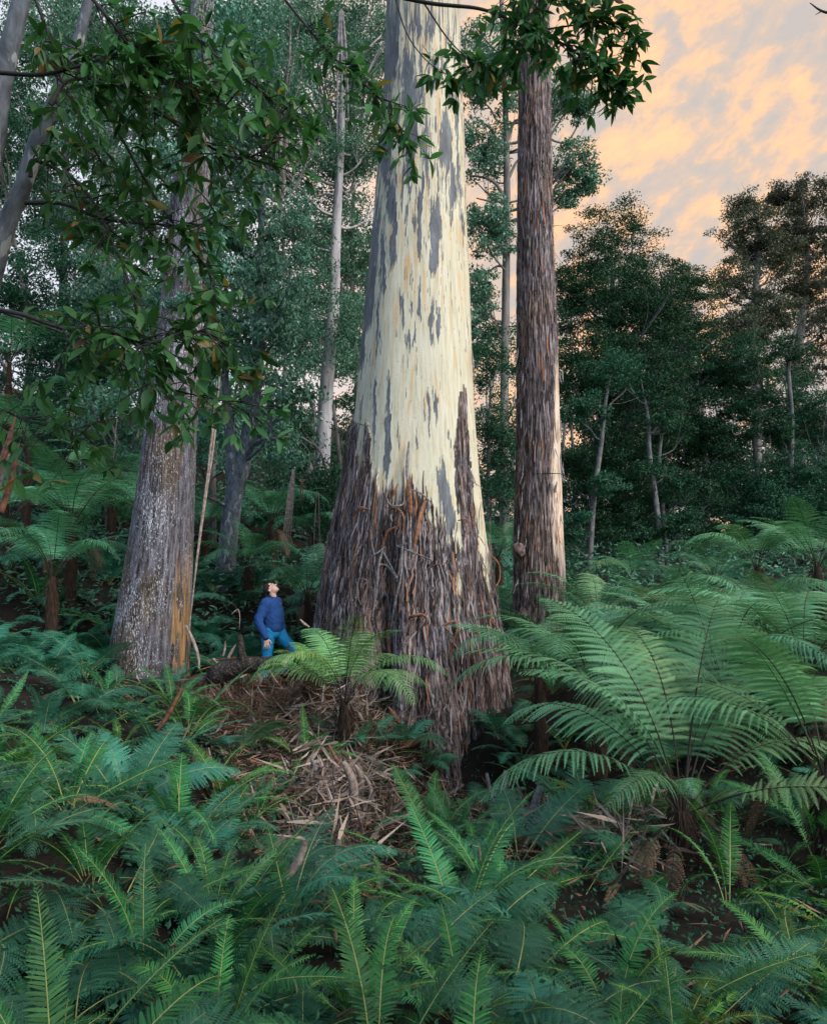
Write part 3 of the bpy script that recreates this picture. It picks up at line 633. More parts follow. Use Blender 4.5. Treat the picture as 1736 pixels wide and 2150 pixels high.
FR['fish'] = [fish_frond('fishbone frond', 0.86, 68, a1, sd, i, [M['fish'], M['rachis']], pl=pl) for i, (a1, sd, pl) in enumerate([(-5, 0.2, .085), (20, -0.2, .095), (-30, 0.35, .08), (40, 0.1, .09), (5, -0.4, .1), (-50, 0.5, .09), (-15, -0.6, .075)])]
FR['lace'] = [lace_frond('lacy frond', 0.85, 62, a1, sd, 20+i, [M['bfern'], M['rachis']], npair=30, pl=0.22, gap=0.22, npin=15, droop=dr, tri=tri, pinl=0.024, rr=0.004) for i, (a1, sd, dr, tri) in enumerate([(-10, 0.2, .25, .5), (-45, -0.25, .45, .3), (15, 0.1, .2, .6), (-25, 0.4, .35, .2)])]
FR['tree'] = [lace_frond('tree fern frond', 2.1, 66, a1, sd, 40+i, [M['tfern'], M['rachis_dark']], npair=33, pl=0.37, gap=0.24, npin=24, droop=dr, pinl=0.030, fat=0.30) for i, (a1, sd, dr) in enumerate([(-25, 0.15, .35), (-45, -0.2, .5), (-5, 0.1, .3), (-60, 0.2, .6)])]
FR['dead'] = [lace_frond('dead frond', 1.5, 15, -88, sd, 60+i, [M['dead'], M['rachis_dark']], npair=22, pl=0.26, gap=0.3, npin=14, droop=1.0, pinl=0.028, pw=0.6, curl=0.3) for i, sd in enumerate((0.2, -0.3))]
FR['deadfish'] = [fish_frond('dead small frond', 0.7, 30, -50, 0.3, 71, [M['dead'], M['rachis_dark']], pl=.06)]
def joined(kind, nf, seed, elev=(0, 0), sc=(0.85, 1.1)):
    """a whole small fern as one mesh, for plants too far off to show their parts"""
    g = np.random.default_rng(seed); mb = MB(); srcs = FR[kind]; mats = list(srcs[0].materials)
    for i in range(nf):
        me = srcs[g.integers(len(srcs))]; n = len(me.vertices); co = np.empty(n*3, np.float32); me.vertices.foreach_get('co', co); co = co.reshape(-1, 3)
        at = np.empty(n, np.float32); me.attributes['v'].data.foreach_get('value', at)
        az = i/nf*2*math.pi+g.normal()*0.2; tl = R(g.uniform(*elev)); s = g.uniform(*sc)
        m = np.array(Matrix.Rotation(az, 3, 'Z') @ Matrix.Rotation(-tl, 3, 'Y'))*s
        base = len(mb.v) and mb.n; fs = {3: [], 4: []}; ms = {3: [], 4: []}
        k = len(me.polygons); ls = np.empty(k, np.int32); lt = np.empty(k, np.int32); mi = np.empty(k, np.int32)
        me.polygons.foreach_get('loop_start', ls); me.polygons.foreach_get('loop_total', lt); me.polygons.foreach_get('material_index', mi)
        li = np.empty(len(me.loops), np.int32); me.loops.foreach_get('vertex_index', li)
        mb.v.append(co@m.T); mb.a.append(at)
        for q in (3, 4):
            s_ = ls[lt == q]; mb.f[q].append(li[s_[:, None]+np.arange(q)]+mb.n); mb.m[q].append(mi[lt == q])
        mb.n += n
    return mb.mesh(kind+' fern', mats, smooth=False)
FERN_N = {}
def fern(kind, loc, nf, sc, label, group, name='ground_fern', cat='fern', elev=(-6, 14), col=(1, 1, 1), seed=0, az0=None, parts=None, dead=0, trunk=0.0, lean=(0, 0), deadsc=1.0, deadaz=None):
    g = np.random.default_rng(seed+1000); root = tag(empty(name, loc), label, cat, group)
    root.rotation_euler = (lean[0], lean[1], 0)
    top = trunk
    if trunk > 0:
        mb = MB(); tube(mb, [(0, 0, -0.35), (0.02, 0, trunk*0.5), (0, 0, trunk)], [0.13*sc**0.3, 0.11*sc**0.3, 0.10*sc**0.3, 0.05], 16, 22, knob=0.35, seed=seed)
        k = 260; th = g.uniform(0, 6.28, k); zz = g.uniform(-0.2, trunk, k); c = np.stack([np.cos(th)*0.12, np.sin(th)*0.12, zz], -1)
        leaves(mb, c, np.stack([np.cos(th)*0.6, np.sin(th)*0.6, -np.ones(k)], -1), 0.16, 0.015, g)
        mb.build('trunk', M['fern_trunk'], root)
    a0 = g.uniform(0, 6.28)
    for i in range(nf):
        me = FR[kind][g.integers(len(FR[kind]))]; az = a0+i/nf*2*math.pi+g.normal()*0.18; el = g.uniform(*elev); s = sc*g.uniform(0.82, 1.12)
        if parts and i < len(parts): az, el, s = R(parts[i][0]), parts[i][1], sc*parts[i][2]; me = FR[kind][parts[i][3] if len(parts[i]) > 3 else 0]
        o = link('frond', me, root); o.location = (0.03*math.cos(az), 0.03*math.sin(az), top-0.02)
        o.rotation_euler = (g.normal()*0.12, -R(el), az); o.scale = (s, s, s)
        v = g.uniform(0.65, 1.3); u_ = 1.6 if g.random() < .12 else 1.0; o.color = (col[0]*v*u_, col[1]*v*(1+.2*(u_-1)), col[2]*v, 1)
    for i in range(dead):
        kd = 'dead' if kind == 'tree' else 'deadfish'
        az = g.uniform(0, 6.28) if not deadaz else R(deadaz[i % len(deadaz)]); me = FR[kd][i % len(FR[kd])]; o = link('dead_frond', me, root); o.location = (0.05*math.cos(az), 0.05*math.sin(az), top-0.08)
        o.rotation_euler = (g.normal()*0.1, g.uniform(-0.1, 0.15), az); s = sc*deadsc*g.uniform(0.8, 1.05); o.scale = (s, s, s)
        if i == 0: o['label'] = 'dead brown drooping frond'
    return root
M['fern_trunk'] = plain('fibrous fern trunk', (0.06, 0.035, 0.022), 0.95, scale=40, stretch=(1, 1, 0.2), col2=(0.015, 0.01, 0.008), bump=1.0)

# ------------------------------------------------------------------ the person
def skinned(name, prims, mat, parent, voxel=0.008, smooth=4, label=None, folds=0.0):
    """prims: chains [(points, radii)] and ellipsoids (centre, 3x3 axes) fused into one continuous surface"""
    mb = MB()
    for p in prims:
        if p[0] == 'c':
            pts, rad = np.array(p[1], float), p[2]; ends = tube(mb, pts, rad, 14, max(8, len(pts)*7))
            for e, r_ in ((0, rad[0]), (-1, rad[-1])): ball(mb, ends[e], np.eye(3)*r_)
        else: ball(mb, np.array(p[1], float), np.array(p[2], float), p[3] if len(p) > 3 else 2.0)
    o = mb.build(name, mat, None)
    rm = o.modifiers.new('r', 'REMESH'); rm.mode = 'VOXEL'; rm.voxel_size = voxel; rm.use_smooth_shade = True
    sm = o.modifiers.new('s', 'SMOOTH'); sm.iterations = smooth; sm.factor = 0.5
    dg = bpy.context.evaluated_depsgraph_get(); me = bpy.data.meshes.new_from_object(o.evaluated_get(dg)); bpy.data.objects.remove(o)
    if folds:
        n = len(me.vertices); co = np.empty(n*3, np.float32); me.vertices.foreach_get('co', co); co = co.reshape(-1, 3).astype(float); nn = np.empty(n*3, np.float32); me.vertex_normals.foreach_get('vector', nn)
        f_ = 1-2.2*np.abs(pn(co[:, 0]*5+3, co[:, 1]*5, co[:, 2]*11+co[:, 0]*9)); f_ = f_+0.6*pn(co[:, 0]*14, co[:, 1]*14, co[:, 2]*22)
        me.vertices.foreach_set('co', (co+nn.reshape(-1, 3)*(f_*folds)[:, None]).astype(np.float32).ravel())
    me.name = name; me.materials.clear(); me.materials.append(mat)
    q = link(name, me, parent)
    if label: q['label'] = label
    return q
def ball(mb, c, A, pw=2.0, n=16):
    u = np.linspace(0, math.pi, n+1)[1:-1]; v = np.arange(2*n)/(2*n)*2*math.pi
    d = np.stack([np.sin(u)[:, None]*np.cos(v), np.sin(u)[:, None]*np.sin(v), np.cos(u)[:, None]*np.ones(2*n)], -1).reshape(-1, 3)
    if pw != 2.0: d = np.sign(d)*np.abs(d)**(2/pw)
    V = np.vstack([d@A, [[0, 0, 1]]@A, [[0, 0, -1]]@A])+c; m = 2*n; i = np.arange(n-2)[:, None]*m; j = np.arange(m)[None]; k = (j+1) % m
    mb.add(V, np.stack([i+j, i+m+j, i+m+k, i+k], -1).reshape(-1, 4))
    a = np.arange(m); b = (a+1) % m; L = len(V)
    # caps share the same vertices, so add them by index
    mb.f[3].append(np.stack([a, b, np.full(m, L-2)], -1)+mb.n-L); mb.m[3].append(np.zeros(m, int))
    mb.f[3].append(np.stack([(n-2)*m+b, (n-2)*m+a, np.full(m, L-1)], -1)+mb.n-L); mb.m[3].append(np.zeros(m, int))
def person():
    base = P(572, 1440, 12.7); root = tag(empty('person', base), 'person in a blue fleece jacket and bright blue jeans gazing up at the giant tree', 'person')
    skin = plain('skin', (0.78, 0.50, 0.41), 0.5, 0.1, 20, 0); skin.node_tree.nodes
    fle = plain('blue fleece', (0.02, 0.085, 0.30), 0.9, 0.25, 120, 0.5); jean = plain('bright blue denim', (0.012, 0.29, 0.62), 0.85, 0.3, 60, 0.4)
    navy = plain('navy trim', (0.01, 0.016, 0.05), 0.85, 0.3, 60, 0.2); hairm = plain('short dark hair', (0.045, 0.032, 0.028), 0.8, 0.5, 90, 0.6)
    boot = plain('brown boots', (0.05, 0.03, 0.02), 0.7); white = plain('white shirt', (0.7, 0.7, 0.72), 0.8)
    yaw = R(-9); Ry = np.array(Matrix.Rotation(yaw, 3, 'Z'))
    T = lambda l: [tuple(Ry@np.array(p)) for p in l]
    # head frame: looking up to the right
    tl = R(52); f = np.array([math.cos(tl), -0.10, math.sin(tl)]); f = unit(f); u = unit(np.array([-math.sin(tl), 0.02, math.cos(tl)])); u = unit(u-f*(u@f)); l = np.cross(u, f)
    hc = np.array([-0.055, 0.0, 1.615])
    H = lambda a, b, c: hc+f*a+l*b+u*c
    A = lambda a, b, c: np.stack([f*a, l*b, u*c])
    neck0 = Ry@np.array([-0.03, 0, 1.40])
    prims = [('e', H(-0.012, 0, 0.03), A(0.100, 0.078, 0.088)), ('e', H(0.02, 0, -0.035), A(0.072, 0.062, 0.078)), ('e', H(0.045, 0, -0.085), A(0.045, 0.042, 0.030)),
             ('e', H(0.075, 0, -0.098), A(0.018, 0.022, 0.016)), ('c', [H(0.084, 0, 0.018), H(0.103, 0, -0.008), H(0.115, 0, -0.025)], [0.009, 0.011, 0.014]),
             ('e', H(0.098, 0.013, -0.027), A(0.012, 0.010, 0.009)), ('e', H(0.098, -0.013, -0.027), A(0.012, 0.010, 0.009)),
             ('c', [H(0.082, 0.04, 0.038), H(0.092, 0, 0.034), H(0.082, -0.04, 0.038)], [0.010, 0.011, 0.010]), ('e', H(0.088, 0, -0.055), A(0.014, 0.024, 0.007)), ('e', H(0.086, 0, -0.068), A(0.013, 0.020, 0.008)),
             ('c', [H(-0.03, 0, -0.05), neck0*0.5+H(-0.01, 0, -0.09)*0.5, neck0], [0.058, 0.054, 0.062])]
    for s in (-1, 1): prims += [('e', H(0.060, 0.036*s, 0.0), A(0.026, 0.024, 0.020)), ('e', H(-0.012, 0.079*s, -0.012), A(0.020, 0.008, 0.032)), ('e', H(-0.020, 0.084*s, -0.004), A(0.012, 0.008, 0.022))]
    shR, elR, wrR = [-0.07, -0.19, 1.375], [-0.16, -0.27, 1.09], [-0.035, -0.255, 0.815]
    shL, elL, wrL = [-0.01, 0.19, 1.375], [0.02, 0.27, 1.10], [0.12, 0.22, 0.86]
    prims += [('c', T([(-0.03, 0, 1.38), (-0.03, 0, 1.2), (0, 0, 1.0), (0, 0, 0.9)]), [0.11, 0.13, 0.12, 0.13])]
    for sh, el, wr in ((shR, elR, wrR), (shL, elL, wrL)): prims.append(('c', T([sh, el, wr]), [0.048, 0.038, 0.026]))
    hipR, knR, anR = (-0.03, -0.10, 0.93), (-0.06, -0.12, 0.50), (-0.14, -0.12, 0.08)
    hipL, knL, anL = (0.03, 0.10, 0.93), (0.30, 0.10, 0.60), (0.14, 0.13, 0.20)
    for h_, k_, a_ in ((hipR, knR, anR), (hipL, knL, anL)): prims.append(('c', T([h_, k_, a_]), [0.08, 0.05, 0.035]))
    for wr, sgn, fw in ((wrR, 1, (0.12, 0.02, -1)), (wrL, -1, (0.25, 0.0, -1))):
        w_ = np.array(wr); dn = unit(np.array(fw)); ac = unit(np.array([1.0, 0.25*sgn, 0.1])); ac = unit(ac-dn*(ac@dn)); nm = np.cross(dn, ac)
        pm = w_+dn*0.065; prims.append(('e', tuple(Ry@pm), np.stack([Ry@(ac*0.043), Ry@(nm*0.016), Ry@(dn*0.052)])))
        prims.append(('c', T([w_, w_+dn*0.04]), [0.026, 0.024]))
        for k, (off, ln, sp) in enumerate([(-0.034, 0.066, -0.22), (-0.012, 0.082, -0.07), (0.011, 0.088, 0.05), (0.033, 0.078, 0.2)]):
            a = w_+dn*0.098+ac*off; d1 = unit(dn+ac*sp); b = a+d1*ln*0.5; d2 = unit(d1+nm*0.35*sgn*-1); c = b+d2*ln*0.55
            prims.append(('c', T([a, b, c]), [0.0095, 0.009, 0.0075]))
        a = w_+dn*0.035+ac*0.032; b = a+unit(ac*0.8+dn*0.7)*0.045; c = b+unit(ac*0.35+dn)*0.035; prims.append(('c', T([a, b, c]), [0.013, 0.011, 0.009]))
    skinned('body', prims, skin, root, 0.0055, 2)
    jk = [('c', T([(-0.045, 0, 1.44), (-0.04, 0, 1.36)]), [0.075, 0.11]), ('e', tuple(Ry@np.array([-0.03, 0, 1.30])), (np.diag([0.150, 0.215, 0.19])@Ry.T), 2.3), ('e', tuple(Ry@np.array([0.005, 0, 1.12])), (np.diag([0.158, 0.205, 0.26])@Ry.T), 2.4),
          ('e', tuple(Ry@np.array([0.0, 0, 0.98])), (np.diag([0.157, 0.20, 0.10])@Ry.T), 2.8)]
    for sh, el, wr in ((shR, elR, wrR), (shL, elL, wrL)):
        sh, el, wr = map(np.array, (sh, el, wr)); jk.append(('c', T([sh*[1, 0.85, 1]+[0, 0, 0.01], sh, (sh+el)/2+[-.01, 0, 0], el, (el+wr)/2+[0, 0, -.01], wr+(el-wr)*0.06]), [0.095, 0.09, 0.078, 0.072, 0.062, 0.048]))
    skinned('jacket', jk, fle, root, 0.009, 10, folds=0.009)
    cuffs = []
    for el, wr in ((elR, wrR), (elL, wrL)): el, wr = np.array(el), np.array(wr); cuffs.append(('c', T([wr+(el-wr)*0.10, wr+(el-wr)*0.0]), [0.051, 0.046]))
    for i, c_ in enumerate(cuffs): skinned('cuff', [c_], navy, root, 0.007, 2)
    # standing collar, open at the throat
    mb = MB(); a = np.linspace(R(28), R(332), 40); rings = []
    for h_, rr_ in ((-0.03, 0.088), (0.03, 0.080), (0.075, 0.092), (0.068, 0.100), (0.0, 0.098), (-0.05, 0.102)):
        rings.append(np.stack([-0.042+h_*-0.15+rr_*1.05*np.cos(a), rr_*np.sin(a), 1.435+h_-0.035*np.cos(a)], -1))
    V = np.array(rings); n = 40; i = np.arange(5)[:, None]*n+np.arange(n-1)[None]
    mb.add(V.reshape(-1, 3)@Ry.T, np.stack([i, i+1, i+n+1, i+n], -1).reshape(-1, 4)); mb.build('collar', navy, root)
    mb = MB(); ribbon(mb, np.array(T([(0.05, 0.0, 1.47), (0.115, 0, 1.38), (0.128, 0, 1.25)])), [0.03, 0.02, 0.008], Ry@np.array([1, 0, 0.2]), 0.3); mb.build('shirt_front', white, root)
    mb = MB(); tube(mb, T([(0.105, 0.0, 1.40), (0.132, 0, 1.28), (0.162, 0, 1.12), (0.158, 0, 0.95)]), [0.004, 0.004], 6, 20); mb.build('zip', navy, root)
    jn = [('e', tuple(Ry@np.array([0.0, 0, 0.90])), (np.diag([0.135, 0.175, 0.12])@Ry.T), 2.4)]
    for h_, k_, a_ in ((hipR, knR, anR), (hipL, knL, anL)): h_, k_, a_ = map(np.array, (h_, k_, a_)); jn.append(('c', T([h_, (h_+k_)/2+[-.01, 0, 0], k_, (k_+a_)/2, a_+(k_-a_)*.08]), [0.110, 0.098, 0.080, 0.072, 0.066]))
    skinned('jeans', jn, jean, root, 0.009, 4, folds=0.008)
    for a_ in (anR, anL):
        a_ = np.array(a_); skinned('boot', [('c', T([a_+[0, 0, .06], a_+[0, 0, -0.02], a_+[0.06, 0, -0.045], a_+[0.16, 0, -0.05]]), [0.052, 0.050, 0.046, 0.038])], boot, root, 0.009, 3)
    # hair: the top and the back of the head
    mb = MB(); ball(mb, H(-0.014, 0, 0.034), A(0.1065, 0.0835, 0.0945), 2.0, 26)
    V = mb.v[0]; rel = V-hc; ff, uu = rel@f, rel@u; drop = (uu < -0.055) | ((ff > 0.058) & (uu < 0.085)) | ((uu < 0.025) & (ff > 0.018)) | ((uu < 0.0) & (ff > -0.008))
    for k in (3, 4):
        for q in range(len(mb.f[k])): mk = ~drop[mb.f[k][q]].any(1); mb.f[k][q] = mb.f[k][q][mk]; mb.m[k][q] = mb.m[k][q][mk]
    mb.v[0] = V+rnd_dir(len(V))*0.0015; h_ = mb.build('hair', hairm, root)
    so = h_.modifiers.new('t', 'SOLIDIFY'); so.thickness = 0.012; so.offset = -1
    dark = plain('dark eye', (0.03, 0.02, 0.02), 0.3, bump=0)
    for s in (-1, 1):
        mb = MB(); ball(mb, H(0.081, 0.035*s, 0.010), A(0.008, 0.013, 0.006), 2, 8); mb.build('eye', dark, root)
        mb = MB(); tube(mb, [H(0.080, 0.056*s, 0.032), H(0.094, 0.036*s, 0.041), H(0.098, 0.014*s, 0.036)], [0.002, 0.0045, 0.002], 6, 12); mb.build('eyebrow', hairm, root)
    return root

# ------------------------------------------------------------------ place everything
big = giant()
person()

# smaller trunks that stand near
def ax(l, Y, below=0.6):
    q = [P(a, b, (Y if len(r_) == 0 else r_[0])) for a, b, *r_ in l]; q[0] = q[0]-np.array([0, 0, below]); return q
def wr(ws, Y): return [w_/2/FPX*Y for w_ in ws]
def fib_trunk(name, label, root_pt, axis, rad, bands, kind, seed, na=320, nz=520, fs=1.0, amp=0.02, extra=None, flare=0.0):
    """a near trunk with real stringy or pitted bark; bands = (ramp a, ramp b), kind picks the pattern"""
    ax_ = np.array(axis); c = spline(ax_, nz); tt = np.linspace(0, 1, nz); r = np.interp(tt, np.linspace(0, 1, len(rad)), rad)
    th = np.linspace(0, 2*math.pi, na+1)[:-1]; TH = th[None, :]+0*tt[:, None]; Z = c[:, 2][:, None]+0*TH; r0 = float(np.mean(rad))
    k = r[:, None]*np.ones_like(TH); cs, sn = np.cos(TH)*r0+seed, np.sin(TH)*r0
    zb = Z-Z.min(); k = k*(1+0.05*pn(cs*1.6, sn*1.6, Z*0.35)+flare*np.exp(-zb/0.9)*(0.3+0.9*np.abs(np.sin(TH*2.5+seed))))
    wz = Z+0.08*pn(cs*4, sn*4, Z*2)
    f1 = 1-np.abs(pn(cs*15*fs, sn*15*fs, wz*1.1))*2.4; f2 = 1-np.abs(pn(cs*34*fs+7, sn*34*fs, wz*2.4))*2.2; f3 = pn(cs*75*fs, sn*75*fs, wz*8); f4 = pn(cs*30*fs+5, sn*30*fs, wz*5)
    fib = np.clip(0.45*f1+0.42*f2+0.42*f3+0.45*f4-0.05, 0, 1)
    x = c[:, 0][:, None]+0*TH; y = c[:, 1][:, None]+0*TH
    px, py = proj((x+k*np.cos(TH), y-np.abs(k*np.sin(TH)), Z))
    mask = extra(px, py, cs, sn, Z) if extra else 0*TH
    k2 = k+amp*(fib+0.4*pn(cs*5, sn*5, Z*1.2))*(1-0.85*mask)
    V = np.stack([x+k2*np.cos(TH), y+k2*np.sin(TH), Z], -1).reshape(-1, 3)-root_pt
    i = np.arange(nz-1)[:, None]*na; j = np.arange(na)[None]; q = (j+1) % na
    mb = MB(); mb.add(V, np.stack([i+j, i+q, i+na+q, i+na+j], -1).reshape(-1, 4))
    m, t, b, o = new_mat(name+' bark'); oc = objc(t); nf = noise_(t, map_(t, oc, (1, 1, 0.07)), 26, 5, 0.6)
    sv = noise_(t, map_(t, oc, (1, 1, 0.10)), 56, 5, 0.65, 0.9)
    fv = math_(t, 'ADD', attr_(t, 'fib'), math_(t, 'MULTIPLY', math_(t, 'SUBTRACT', nf, 0.5), 0.9))
    ca = ramp_(t, fv, bands[0]); cb = ramp_(t, fv, bands[1]); cc = mix_(t, attr_(t, 'red'), ca, cb)
    cc = mix_(t, ramp_(t, sv, [(0.38, 0.9), (0.44, 0.0)]), cc, (0.012, 0.010, 0.010))
    if kind != 'speckled': cc = mix_(t, ramp_(t, sv, [(0.575, 0.0), (0.63, 0.65)]), cc, (0.42, 0.38, 0.38))
    if kind == 'speckled':
        sp = noise_(t, map_(t, oc, (1, 1, 0.25)), 72, 4, 0.65); sp2 = noise_(t, map_(t, oc, (1, 1, 0.4)), 2.2, 3, 0.5)
        hz = N(t, 'ShaderNodeSeparateXYZ'); t.links.new(oc, hz.inputs[0])
        thr = math_(t, 'SUBTRACT', math_(t, 'ADD', sp, math_(t, 'MULTIPLY', sp2, 0.35)), 0.0)
        cc = mix_(t, ramp_(t, thr, [(0.765, 0.0), (0.80, 0.9)]), cc, (0.66, 0.68, 0.74))
    cm = ramp_(t, nf, [(0.35, (0.50, 0.27, 0.13)), (0.5, (0.78, 0.66, 0.55)), (0.7, (0.85, 0.80, 0.74))]) if kind != 'speckled' else ramp_(t, nf, [(0.35, (0.16, 0.10, 0.05)), (0.6, (0.52, 0.30, 0.12))])
    cc = mix_(t, attr_(t, 'mask'), cc, cm)
    setin(t, b, 'Base Color', cc); b.inputs['Roughness'].default_value = 0.7; b.inputs['Specular IOR Level'].default_value = 0.3; bump_(t, b, nf, 0.8, 0.03)
    red = sst(-0.05, 0.3, fbm(cs*2.2+5, sn*2.2, Z*0.6, 3))
    return mb.mesh('trunk', m, True, {'fib': fib.ravel(), 'mask': mask.ravel(), 'red': red.ravel()})
# stout rough grey tree at left
axl = ax([(300, 1480), (322, 1300), (342, 1100), (362, 870), (383, 640), (400, 400), (415, 150), (425, -60), (440, -500)], 12.6)
sg = tree('stout_gum_tree', 'stout grey gum with white-speckled rough bark, left of the person', 'tree', None, axl, [0.1, 0.1], M['grey_bark'], M['gumleaf'],
     [(P(430, -320, 13.5), (2.2, 2.0, 1.4)), (P(420, 90, 11.9), (.8, .4, 1.2)), (P(370, 330, 11.8), (.55, .35, 1.0)), (P(430, 470, 11.8), (.5, .3, .9)), (P(385, 640, 11.7), (.55, .3, .75)), (P(330, 760, 11.6), (.45, .3, .3))], 120, 80, 0.28, 0.10, 0.045, hang=0.8, seed=11, nlimb=14, shell=.8)
def lm(px, py, cs, sn, Z): return np.where((py > 1080) & (px > np.interp(py, [1080, 1400], [378, 358])-3) & (pn(cs*14, sn*14, Z*1.2) > -0.12), sst(1080, 1300, py)*0.7, 0)*sst(408, 396, px)
GB = ([(0.0, (0.015, 0.014, 0.017)), (0.3, (0.065, 0.060, 0.070)), (0.6, (0.14, 0.135, 0.165)), (1.0, (0.26, 0.26, 0.32))], [(0.0, (0.02, 0.014, 0.010)), (0.35, (0.075, 0.055, 0.042)), (0.7, (0.14, 0.11, 0.09)), (1.0, (0.24, 0.21, 0.20))])
me = fib_trunk('stout gum', '', axl[0], axl, wr([176, 146, 122, 100, 86, 78, 62, 50, 44], 12.6), GB, 'speckled', 3.0, extra=lm, fs=1.5, amp=0.014, flare=0.12, nz=700)
for ch in sg.children:
    if ch.name.startswith('trunk'): ch.data = me
mb = MB(); _o0 = axl[0]
for xs, w_ in (((464, 740), (452, 900), (432, 1040), (415, 1160), (396, 1330)), .05), (((466, 760), (440, 960), (418, 1130), (402, 1280)), .035), (((455, 800), (436, 990), (410, 1190)), .03):
    ribbon(mb, [P(a, b_, 11.9)-_o0 for a, b_ in xs], [.02, w_, w_, .02], (0, -1, 0.1), 1.0, att=0.4)
bs = mb.build('bark_strip', [M['strip_pale'], M['strip_in']], sg)
# forked grey tree
tree('forked_grey_tree', 'slim grey forked tree with mossy fork between the stout gum and the giant', 'tree', None, ax([(467, 1260), (478, 1150), (492, 1040), (512, 960), (532, 850), (542, 700), (546, 540), (552, 380)], 16.5), wr([42, 40, 38, 36, 32, 28, 20, 15, 10], 16.5), M['smooth_grey'], M['gumpale'],
     [(P(500, 520, 16.5), (1.2, 1.0, 2.2)), (P(600, 830, 16.2), (1.1, 0.8, 0.9)), (P(460, 720, 16.2), (0.8, 0.8, 1.4)), (P(560, 680, 16), (1.0, .8, 1.2))], 105, 80, 0.42, 0.125, 0.07, hang=0.9, seed=12, nlimb=20,
     limbs=[([P(492, 1040, 16.5), P(486, 940, 16.4), P(478, 860, 16.3), P(470, 760, 16.2)], wr([30, 26, 22, 12], 16.5)),
            ([P(522, 955, 16.3), P(535, 930, 16.0), P(565, 920, 15.8), P(600, 930, 15.7), P(612, 950, 15.6)], wr([14, 9, 6, 4], 16)),
            ([P(470, 1060, 16.3), P(440, 1045, 15.8), P(425, 1040, 15.6)], wr([8, 6, 4], 16))], sides=24)
def rm_(px, py, cs, sn, Z): return sst(0.0, 0.5, (px-np.interp(py, [640, 830, 1000, 1150, 1250], [1174, 1160, 1152, 1160, 1180]))/10+1.4*pn(cs*18, sn*18, Z*1.1))*sst(640, 800, py)*sst(1260, 1080, py)
RB = ([(0.05, (0.010, 0.008, 0.008)), (0.3, (0.05, 0.037, 0.038)), (0.55, (0.13, 0.10, 0.108)), (0.8, (0.25, 0.22, 0.25)), (1.0, (0.48, 0.44, 0.47))], [(0.05, (0.012, 0.008, 0.006)), (0.35, (0.08, 0.048, 0.038)), (0.65, (0.18, 0.125, 0.105)), (1.0, (0.44, 0.36, 0.32))])
axr = ax([(1127, 1400), (1131, 1290), (1131, 1100), (1130, 900), (1127, 700), (1123, 500), (1122, 300), (1122, 100), (1121, -50), (1120, -500)], 15.0)
rt = tree('rough_barked_tree', 'tall brown stringy-barked tree with a burl, right of the giant trunk', 'tree', None, axr, [0.1, 0.1], M['rough_brown'], None, None, seed=13)
me = fib_trunk('stringy', '', axr[0], axr, wr([118, 106, 98, 90, 82, 74, 68, 62, 58, 50], 15.0), RB, 'stringy', 8.0, extra=rm_, fs=1.0, amp=0.036, flare=0.05, nz=900)
for ch in rt.children:
    if ch.name.startswith('trunk'): ch.data = me
mb = MB(); ball(mb, P(1090, 1155, 14.6)-axr[0], np.diag([0.13, 0.13, 0.15])); V = mb.v[0]; cb_ = V.mean(0); mb.v[0] = cb_+(V-cb_)*(1+0.35*fbm(V[:, 0]*9, V[:, 1]*9, V[:, 2]*9, 3))[:, None]
mb.build('burl', M['rough_brown'], rt)
mb = MB(); ball(mb, P(1098, 1290, 14.55)-axr[0], np.diag([0.10, 0.12, 0.13])); V = mb.v[0]; cb_ = V.mean(0); mb.v[0] = cb_+(V-cb_)*(1+0.35*fbm(V[:, 0]*9, V[:, 1]*9, V[:, 2]*9, 3))[:, None]; mb.build('burl', M['rough_brown'], rt)
g9 = np.random.default_rng(17); n = 1300; zt = g9.uniform(0, 1, n); cA = spline(np.array(axr), 200); ci = np.clip((zt*199).astype(int), 0, 190); r9 = np.interp(ci/199, np.linspace(0, 1, 10), wr([118, 106, 98, 90, 82, 74, 68, 62, 58, 50], 15.0))
th9 = np.where((zt > .12) & (zt < .45), g9.uniform(-math.pi, -.95, n), g9.uniform(-math.pi, 0, n)); ln = g9.uniform(.12, .55, n)*g9.choice([-1, 1], n, p=[.6, .4]); lf = g9.uniform(.005, .09, n); wd = g9.uniform(.004, .016, n); V = []
for k in range(4):
    f = k/3; rr_ = r9+.03+lf*f**1.6; ww = wd*(1-abs(f-.4))/rr_
    for s_ in (-1, 1): V.append(np.stack([cA[ci, 0]+rr_*np.cos(th9+s_*ww), cA[ci, 1]+rr_*np.sin(th9+s_*ww), cA[ci, 2]+ln*f], -1)-axr[0])
V = np.stack(V, 1).reshape(-1, 3); b0 = np.arange(n)[:, None]*8; mb = MB(); mb.add(V, np.concatenate([b0+np.array([2*k, 2*k+1, 2*k+3, 2*k+2])[None] for k in range(3)]), 0, np.repeat(g9.random(n), 8))
o = mb.build('loose_fibres', M['fibre'], rt); o['kind'] = 'stuff'
for k in range(30):
    py = rng.uniform(700, 1300); sd = rng.choice([-1, 1]); px = 1131+sd*rng.uniform(20, 54); ln = rng.uniform(14, 45); Y = 15.0-math.sqrt(max(0, 0.27-((px-1131)/FPX*15)**2))
    mb = MB(); ribbon(mb, [P(px, py, Y-0.02)-axr[0], P(px+sd*1, py+ln*0.5, Y-0.06)-axr[0], P(px+sd*rng.uniform(1, 7), py+ln, Y-0.12)-axr[0]], [.01, rng.uniform(.02, .05), .01], (0.3*sd, -1, 0), 0.8, att=rng.random())
    mb.build('bark_strip', [M['strip_out'], M['strip_in']], rt)
